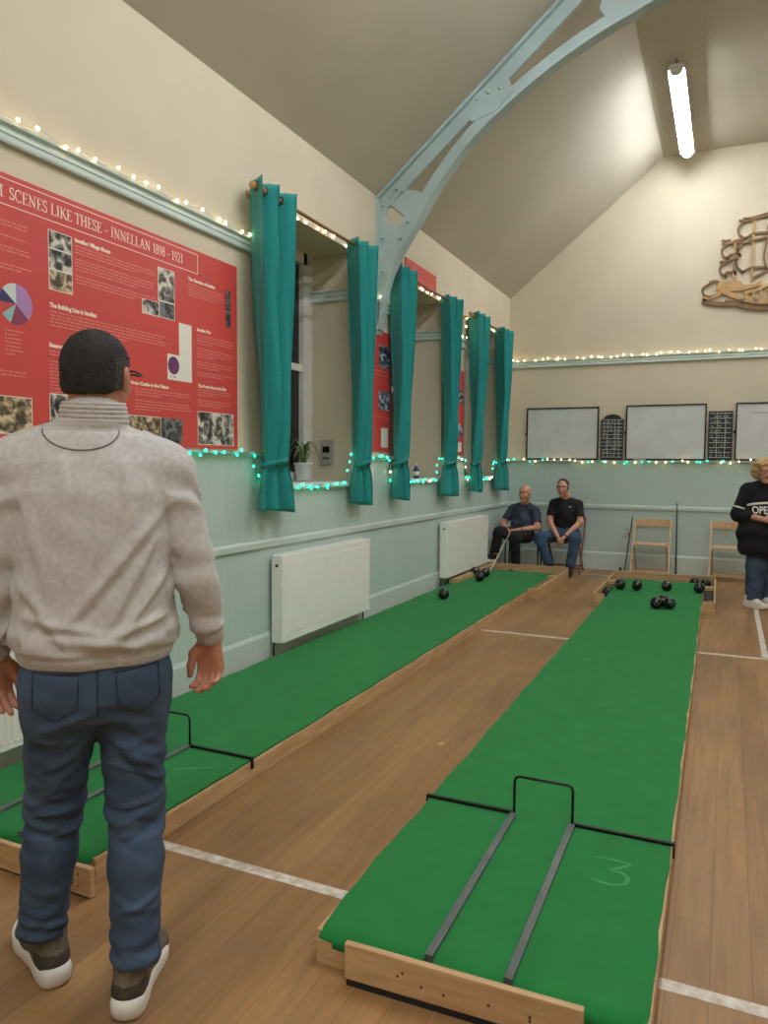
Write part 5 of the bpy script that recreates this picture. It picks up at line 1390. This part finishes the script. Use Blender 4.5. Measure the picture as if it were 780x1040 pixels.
# ---- seated figures: local frame faces -y ------------------------------------------------------
def seated(P, o):
    """o: dict of joints and clothes, all in the figure's own frame (facing -y, seat height about .45)"""
    F = Field(.03); q, ax = head(F, o['head'], o['look'], o.get('hs', 1.), neck=o['neck'], up=o.get('up', (0, 0, 1)))
    pel, ch = o['pelvis'], o['chest']
    F.cone(pel, ch, .12, .13, .04, ((0, 1, 0), .75)); F.cone(ch, o['neck'], .12, .06, .04, ((0, 1, 0), .75))
    for s in 'LR':
        F.cone(o['sh'+s], o['el'+s], .050, .042); F.cone(o['el'+s], o['wr'+s], .042, .029)
        F.cone(o['hip'+s], o['kn'+s], .075, .055); F.cone(o['kn'+s], o['an'+s]+(o['kn'+s]-o['an'+s])*.08, .052, .034)
        u, n, t = o['hand'+s]; hand(F, o['wr'+s], u, n, t, 1., curl=o.get('curl'+s, (.6, .8, .5)), thumb=.6)
    body = field_obj(F, .0065, 'person', [o['skin'], LIP, HAIRD], None, face_pick(q, ax, o.get('hs', 1.), 0, 1, 2))
    finish(body, P); eyes(q, ax, body, o.get('hs', 1.))
    # T-shirt
    W = Field(.04)
    W.cone(pel+V3(0, 0, .03), pel*.5+ch*.5, .158, .156, .04, ((0, 1, 0), .78), clip=((pel+V3(0, 0, -.02), V3(0, 0, -1)),)); W.cone(pel*.5+ch*.5, ch, .156, .160, .04, ((0, 1, 0), .78)); W.cone(ch, o['neck']-V3(0, 0, .045), .150, .075, .05, ((0, 1, 0), .78))
    for s in 'LR':
        m = o['sh'+s]+(o['el'+s]-o['sh'+s])*.72; d = unit(o['el'+s]-o['sh'+s])
        W.cone(o['neck']*.5+o['sh'+s]*.5-V3(0, 0, .02), o['sh'+s], .066, .062, .04); W.cone(o['sh'+s], m, .063, .064, .02, clip=((m-d*.005, d),))
    def wd(p): return .006*np.sin(p[:, 2]*42+2*np.sin(p[:, 0]*16))*np.exp(-((p[:, 2]-.66)/.12)**2)+.003*np.sin(p[:, 0]*30+p[:, 2]*25)
    ts = field_obj(W, .008, 'tshirt', [o['shirt']], body, None, wd, 1)
    rr = [(o['neck'][0]+.067*math.cos(2*PI*k/24), o['neck'][1]-.004+.064*math.sin(2*PI*k/24), o['neck'][2]-.022+.014*math.sin(2*PI*k/24)) for k in range(24)]
    B().tube(rr, .009, 6, closed=True).build('neckband', o['shirt'], ts, smooth=True)
    # trousers
    J = Field(.035)
    J.cone(o['hipL'], o['hipR'], .125, .125, .03); J.cone(pel, pel+V3(0, 0, .06), .14, .14, .03, ((0, 1, 0), .85))
    for s in 'LR':
        J.cone(o['hip'+s], o['kn'+s], .098, .076, .03); m = o['kn'+s]+(o['an'+s]-o['kn'+s])*.9; d = unit(o['an'+s]-o['kn'+s])
        J.cone(o['kn'+s], m, .076, .062, .03, clip=((m, d),))
    def jd(p): return .0035*np.sin(p[:, 2]*55+3*np.sin(p[:, 0]*18+p[:, 1]*13))+.003*np.sin(p[:, 0]*50)*np.sin(p[:, 1]*40)
    field_obj(J, .008, 'trousers', [o['trousers']], body, None, jd, 1)
    for s in 'LR':
        pos, yaw, pit = o['foot'+s]; shoe('shoe', pos, yaw, o['shoes'], body, 1.0, pit)
    if o.get('hair'): o['hair'](q, ax, body)
    for s in o.get('watch', ''):
        w, e = o['wr'+s], o['el'+s]; d = unit(e-w); a = unit(np.cross(d, V3(0, 0, 1))); b_ = np.cross(d, a); c = w+d*.03
        B().tube([tuple(c+.034*(a*math.cos(2*PI*k/16)+b_*math.sin(2*PI*k/16))) for k in range(16)], .007, 6, closed=True).build('wristwatch', BLACK, body, smooth=True)
    return body, q, ax

def man_in_black():
    P = person('seated man with dark receding hair, black T-shirt and jeans, hands clasped', (-2.06, 10.66, 0), .02)
    o = dict(head=V3(-.035, -.13, 1.195), look=(-.05, -1, -.12), neck=V3(-.005, -.06, 1.06), pelvis=V3(0, .02, .56), chest=V3(0, -.03, .86),
             shL=V3(.172, -.04, .962), shR=V3(-.172, -.04, .962), elL=V3(.215, -.13, .72), elR=V3(-.205, -.14, .72), wrL=V3(.035, -.345, .515), wrR=V3(-.055, -.345, .53),
             hipL=V3(.09, -.04, .53), hipR=V3(-.09, -.04, .53), knL=V3(.20, -.45, .50), knR=V3(-.28, -.43, .50), anL=V3(.145, -.50, .10), anR=V3(-.135, -.40, .10),
             handL=((-.25, -.5, -.8), (-.9, .1, .2), (-.1, -.85, .5)), handR=((.25, -.5, -.8), (.9, .1, .2), (.1, -.85, .5)), curlL=(.5, .7, .5), curlR=(.6, .8, .5),
             footL=((.135, -.56, 0), PI-.05, 0), footR=((-.125, -.44, 0), PI+.45, 0), shoes=(BLACKT, SOLEB, SOLEB), skin=SKIN, shirt=BLACKT, trousers=JEAN2, watch='L')
    def hair(q, ax, body):
        H = Field(.01); r, f, u = ax; R = np.array([r, f, u]).T
        H.ell(q(0, -.020, .032), V3(.083, .098, .092), R, .01, clip=((q(0, .030, .06), unit(f*.8-u*.25)), (q(0, -.1, -.055), unit(-u+f*.3))))
        for x in (-1, 1): H.ell(q(x*.066, -.015, .0), V3(.013, .045, .04), R, .01)
        field_obj(H, .006, 'hair', [HAIRD], body)
        S_ = Field(.01); S_.ell(q(0, .058, -.083), V3(.046, .040, .036), R, .01, clip=((q(0, .05, -.086), u),)); field_obj(S_, .006, 'stubble', [mat('stubble', (120, 84, 70), .7)], body)
    o['hair'] = hair
    body, q, ax = seated(P, o)
    ts = [c for c in body.children if c.name.startswith('tshirt')][0]
    B().ball((.075, -.165, .93), .014, 10, sc=(1.2, .3, .8)).build('chest_badge', PAPER, ts, smooth=True)
    for x, z in ((.0, .99), (.0, .955)): B().ball((x, -.165, z), .007, 8).build('button', DARK, ts, smooth=True)
man_in_black()

def man_in_navy():
    P = person('bald seated man in navy T-shirt and black trousers holding a pushing stick', (-2.66, 10.52, 0), -.13)
    o = dict(head=V3(.05, -.03, 1.10), look=(-.05, -1, -.10), neck=V3(.035, .03, .965), pelvis=V3(0, -.02, .53), chest=V3(.02, .055, .78), hs=1.0,
             shL=V3(.192, .02, .862), shR=V3(-.155, .04, .872), elL=V3(.255, -.05, .63), elR=V3(-.27, -.06, .65), wrL=V3(.055, -.235, .60), wrR=V3(-.095, -.30, .60),
             hipL=V3(.09, -.06, .52), hipR=V3(-.09, -.06, .52), knL=V3(.10, -.50, .50), knR=V3(-.13, -.51, .575), anL=V3(.09, -.42, .10), anR=V3(-.19, -.52, .265),
             handL=((-.85, -.4, -.15), (.1, .1, -1), (-.2, -.8, .3)), handR=((.35, -.75, -.4), (.6, .2, -.6), (.3, -.4, .7)), curlL=(.4, .5, .4), curlR=(.9, 1.1, .8),
             footL=((.09, -.46, 0), PI, 0), footR=((-.22, -.575, .165), PI-.12, .1), shoes=(TROUS, TROUS, SOLE), skin=SKIN, shirt=NAVYT, trousers=TROUS, watch='L')
    seated(P, o)
man_in_navy()
# stick from the hand to the bowl on the carpet
a = V3(-2.735, 10.20, .575); b_ = V3(-2.70, 9.06, .13)
T = thing('pushing_stick', 'long pale stick held by the bald man, its tip at a black bowl', 'stick', tuple(b_))
B().tube([(0, 0, 0), tuple(a-b_)], .0085, 10).build('shaft', mat('pale_stick', (196, 186, 170), .4), T, smooth=True)
d = unit(a-b_); B().tube([tuple(a-b_-d*.02), tuple(a-b_+d*.10)], .011, 10).build('grip', SOLEB, T, smooth=True)
B().tube([(0, 0, 0), tuple(d*.03)], .012, 10).build('tip', SOLEB, T, smooth=True)

# ---- standing woman at the right edge ----------------------------------------------------------
def woman():
    P = person('standing woman with short blonde hair, glasses and oversized black jumper', (.365, 8.93, 0), math.radians(12))
    # local frame faces -y
    hc = V3(-.035, -.055, 1.455); F = Field(.03)
    q, ax = head(F, hc, (.0, -1, -.10), .98, neck=V3(0, .0, 1.33), nr=.05, jaw=.95)
    F.loft([(.75, 0, 0, .15, .11), (.95, 0, 0, .15, .11), (1.15, 0, 0, .16, .11), (1.28, 0, 0, .14, .08), (1.33, 0, 0, .07, .05)])
    J_ = dict(shL=V3(.165, 0, 1.245), shR=V3(-.165, 0, 1.245), elL=V3(.24, -.03, 1.0), elR=V3(-.255, -.02, 1.0), wrL=V3(.075, -.235, .965), wrR=V3(-.055, -.255, .955),
              hipL=V3(.085, 0, .80), hipR=V3(-.085, 0, .80), knL=V3(.085, .04, .44), knR=V3(-.075, -.03, .44), anL=V3(.06, .12, .10), anR=V3(-.085, -.02, .10))
    for s in 'LR':
        F.cone(J_['sh'+s], J_['el'+s], .05, .042); F.cone(J_['el'+s], J_['wr'+s], .041, .028); F.cone(J_['hip'+s], J_['kn'+s], .08, .055); F.cone(J_['kn'+s], J_['an'+s], .052, .036)
    hand(F, J_['wrR'], (.9, -.35, .0), (.1, .9, .3), (.1, -.2, .9), .92, curl=(.5, .7, .5), thumb=.6)
    hand(F, J_['wrL'], (-.9, -.35, .0), (-.1, .9, .3), (-.1, -.2, .9), .92, curl=(.5, .7, .5), thumb=.6)
    body = field_obj(F, .006, 'person', [SKIN, LIP, HAIRB], None, face_pick(q, ax, .98, 0, 1, 2)); finish(body, P); eyes(q, ax, body, .98)
    H = Field(.02); r, f, u = ax; R = np.array([r, f, u]).T
    H.ell(q(0, -.025, .042), V3(.118, .122, .106), R, .02, clip=((q(0, .060, .055), unit(f*.9-u*.5)),))
    for x in (-1, 1): H.ell(q(x*.083, -.02, .0), V3(.042, .07, .088), R, .02); H.ell(q(x*.045, .062, .082), V3(.045, .035, .028), R, .02)
    H.ell(q(0, -.075, -.02), V3(.085, .05, .08), R, .02)
    def hd(p): return .011*np.sin(p[:, 0]*110+4*np.sin(p[:, 2]*50))*np.sin(p[:, 2]*70+p[:, 1]*60)
    field_obj(H, .006, 'hair', [HAIRB], body, None, hd)
    b = B()
    for x in (-1, 1):
        b.tube([tuple(q(x*.078, -.0, .016)), tuple(q(x*.072, .098, .014))], .0025, 6)
        b.tube([tuple(q(x*.036+.028*math.cos(k*PI/8), .106, .004+.02*math.sin(k*PI/8))) for k in range(16)], .002, 6, closed=True)
    b.tube([tuple(q(-.01, .108, .01)), tuple(q(.01, .108, .01))], .002, 6); b.build('glasses', BLACK, body, smooth=True)
    # jumper
    W = Field(.04)
    W.loft([(.56, -.01, .0, .215, .185), (.62, -.01, .0, .24, .205), (.80, -.01, -.005, .262, .215), (.98, 0, -.005, .245, .195), (1.12, 0, 0, .205, .16), (1.23, 0, 0, .175, .12), (1.30, 0, 0, .09, .075)], 2.2)
    for s in 'LR':
        W.cone(J_['sh'+s]*V3(.5, 1, 1)+V3(0, 0, .04), J_['sh'+s], .07, .085, .04); W.cone(J_['sh'+s], J_['el'+s], .088, .085, .03)
        w, e = J_['wr'+s], J_['el'+s]; m = e+(w-e)*.52; W.cone(e, m, .083, .062, .03, clip=((m, unit(w-e)),))
    W.cone((0, .0, 1.26), (0, -.012, 1.355), .082, .072, .03)
    def wd(p): return .007*np.sin(p[:, 2]*34+2*np.sin(p[:, 0]*12))*np.exp(-((p[:, 2]-.75)/.2)**2)
    jm = field_obj(W, .007, 'jumper', [BLACKK], body, None, wd, 1)
    bvh = BVHTree.FromPolygons([v.co for v in jm.data.vertices], [p.vertices for p in jm.data.polygons])
    def front(x, z):
        h = bvh.ray_cast(Vector((x, -1, z)), Vector((0, 1, 0))); return h[0] if h[0] is not None else Vector((x, -.19, z))
    def band(z0, z1, name, m):
        n = 24; vs = []; fs = []
        for k in range(n+1):
            x = -.20+.34*k/n
            for z in (z0+.02*(1-(x/.17)**2), z1+.02*(1-(x/.17)**2)):
                p = front(x, z); vs += [tuple(p+Vector((0, -.004, 0))), tuple(p+Vector((0, .002, 0)))]
        for k in range(n):
            a = 4*k; fs += [(a, a+2, a+6, a+4), (a+1, a+5, a+7, a+3), (a, a+4, a+5, a+1), (a+2, a+3, a+7, a+6)]
        b = B(); b.add(vs, fs); b.build(name, m, jm, smooth=True)
    band(1.095, 1.118, 'chest_stripe', PAPER)
    o = text_mesh('OPEN', .11, 'chest_lettering', PETAL, jm, (0, 0, 0), (1, 0, 0), (0, 0, 1), offset=.002, align='CENTER')
    for v in o.data.vertices:
        p = front(v.co.x*.70-.062, v.co.z+1.015); v.co = Vector((p.x, p.y-.004-.002*(v.co.y < 0), p.z))
    for s in 'LR':
        c = J_['sh'+s]+(J_['el'+s]-J_['sh'+s])*.78; d = unit(J_['el'+s]-J_['sh'+s]); a = unit(np.cross(d, V3(0, 1, 0))); e2 = np.cross(d, a)
        B().tube([tuple(c+.089*(a*math.cos(2*PI*k/24)+e2*math.sin(2*PI*k/24))) for k in range(24)], .009, 6, closed=True).build('sleeve_stripe', PAPER, jm, smooth=True)
    # jeans
    J = Field(.03); J.cone(J_['hipL'], J_['hipR'], .12, .12, .03)
    for s in 'LR':
        J.cone(J_['hip'+s], J_['kn'+s], .108, .095, .03); J.cone(J_['kn'+s], J_['an'+s]+V3(0, 0, .01), .094, .082, .03, clip=((J_['an'+s]+V3(0, 0, -.02), V3(0, 0, -1)),))
    def jd(p): return .003*np.sin(p[:, 2]*55+3*np.sin(p[:, 0]*20+p[:, 2]*12))
    field_obj(J, .007, 'jeans', [JEAN], body, None, jd, 1)
    shoe('shoe', (.06, .07, 0), PI+.15, (PAPER, PAPER, SOLE), body, .92); shoe('shoe', (-.09, -.07, 0), PI+.75, (PAPER, PAPER, SOLE), body, .92)
woman()

# ------------------------------------------------------------------ camera, world, view
yaw, pitch, roll = .430184, .063835, -.0081979
f = Vector((-math.sin(yaw)*math.cos(pitch), math.cos(yaw)*math.cos(pitch), -math.sin(pitch)))
r0 = f.cross(Vector((0, 0, 1))).normalized(); d0 = f.cross(r0)
r = math.cos(roll)*r0+math.sin(roll)*d0; d = -math.sin(roll)*r0+math.cos(roll)*d0
cam = bpy.data.cameras.new('camera'); co = bpy.data.objects.new('camera', cam); COL.objects.link(co)
M = Matrix((r, -d, -f)).transposed().to_4x4(); M.translation = (0, 0, 1.5)
co.matrix_world = M
cam.sensor_fit = 'VERTICAL'; cam.sensor_height = 24; cam.lens = 760.68/1040*24; cam.clip_start = .05
S.camera = co
W = bpy.data.worlds.new('night'); S.world = W; W.use_nodes = True
W.node_tree.nodes['Background'].inputs['Color'].default_value = (.01, .012, .018, 1)
W.node_tree.nodes['Background'].inputs['Strength'].default_value = .3
S.view_settings.view_transform = 'Standard'; S.view_settings.look = 'None'
S.view_settings.gamma = 1; S.view_settings.use_curve_mapping = False
S.view_settings.exposure = 0.06
S.cycles.use_denoising = True
S.cycles.max_bounces = 8; S.cycles.diffuse_bounces = 5
S.cycles.sample_clamp_indirect = 6
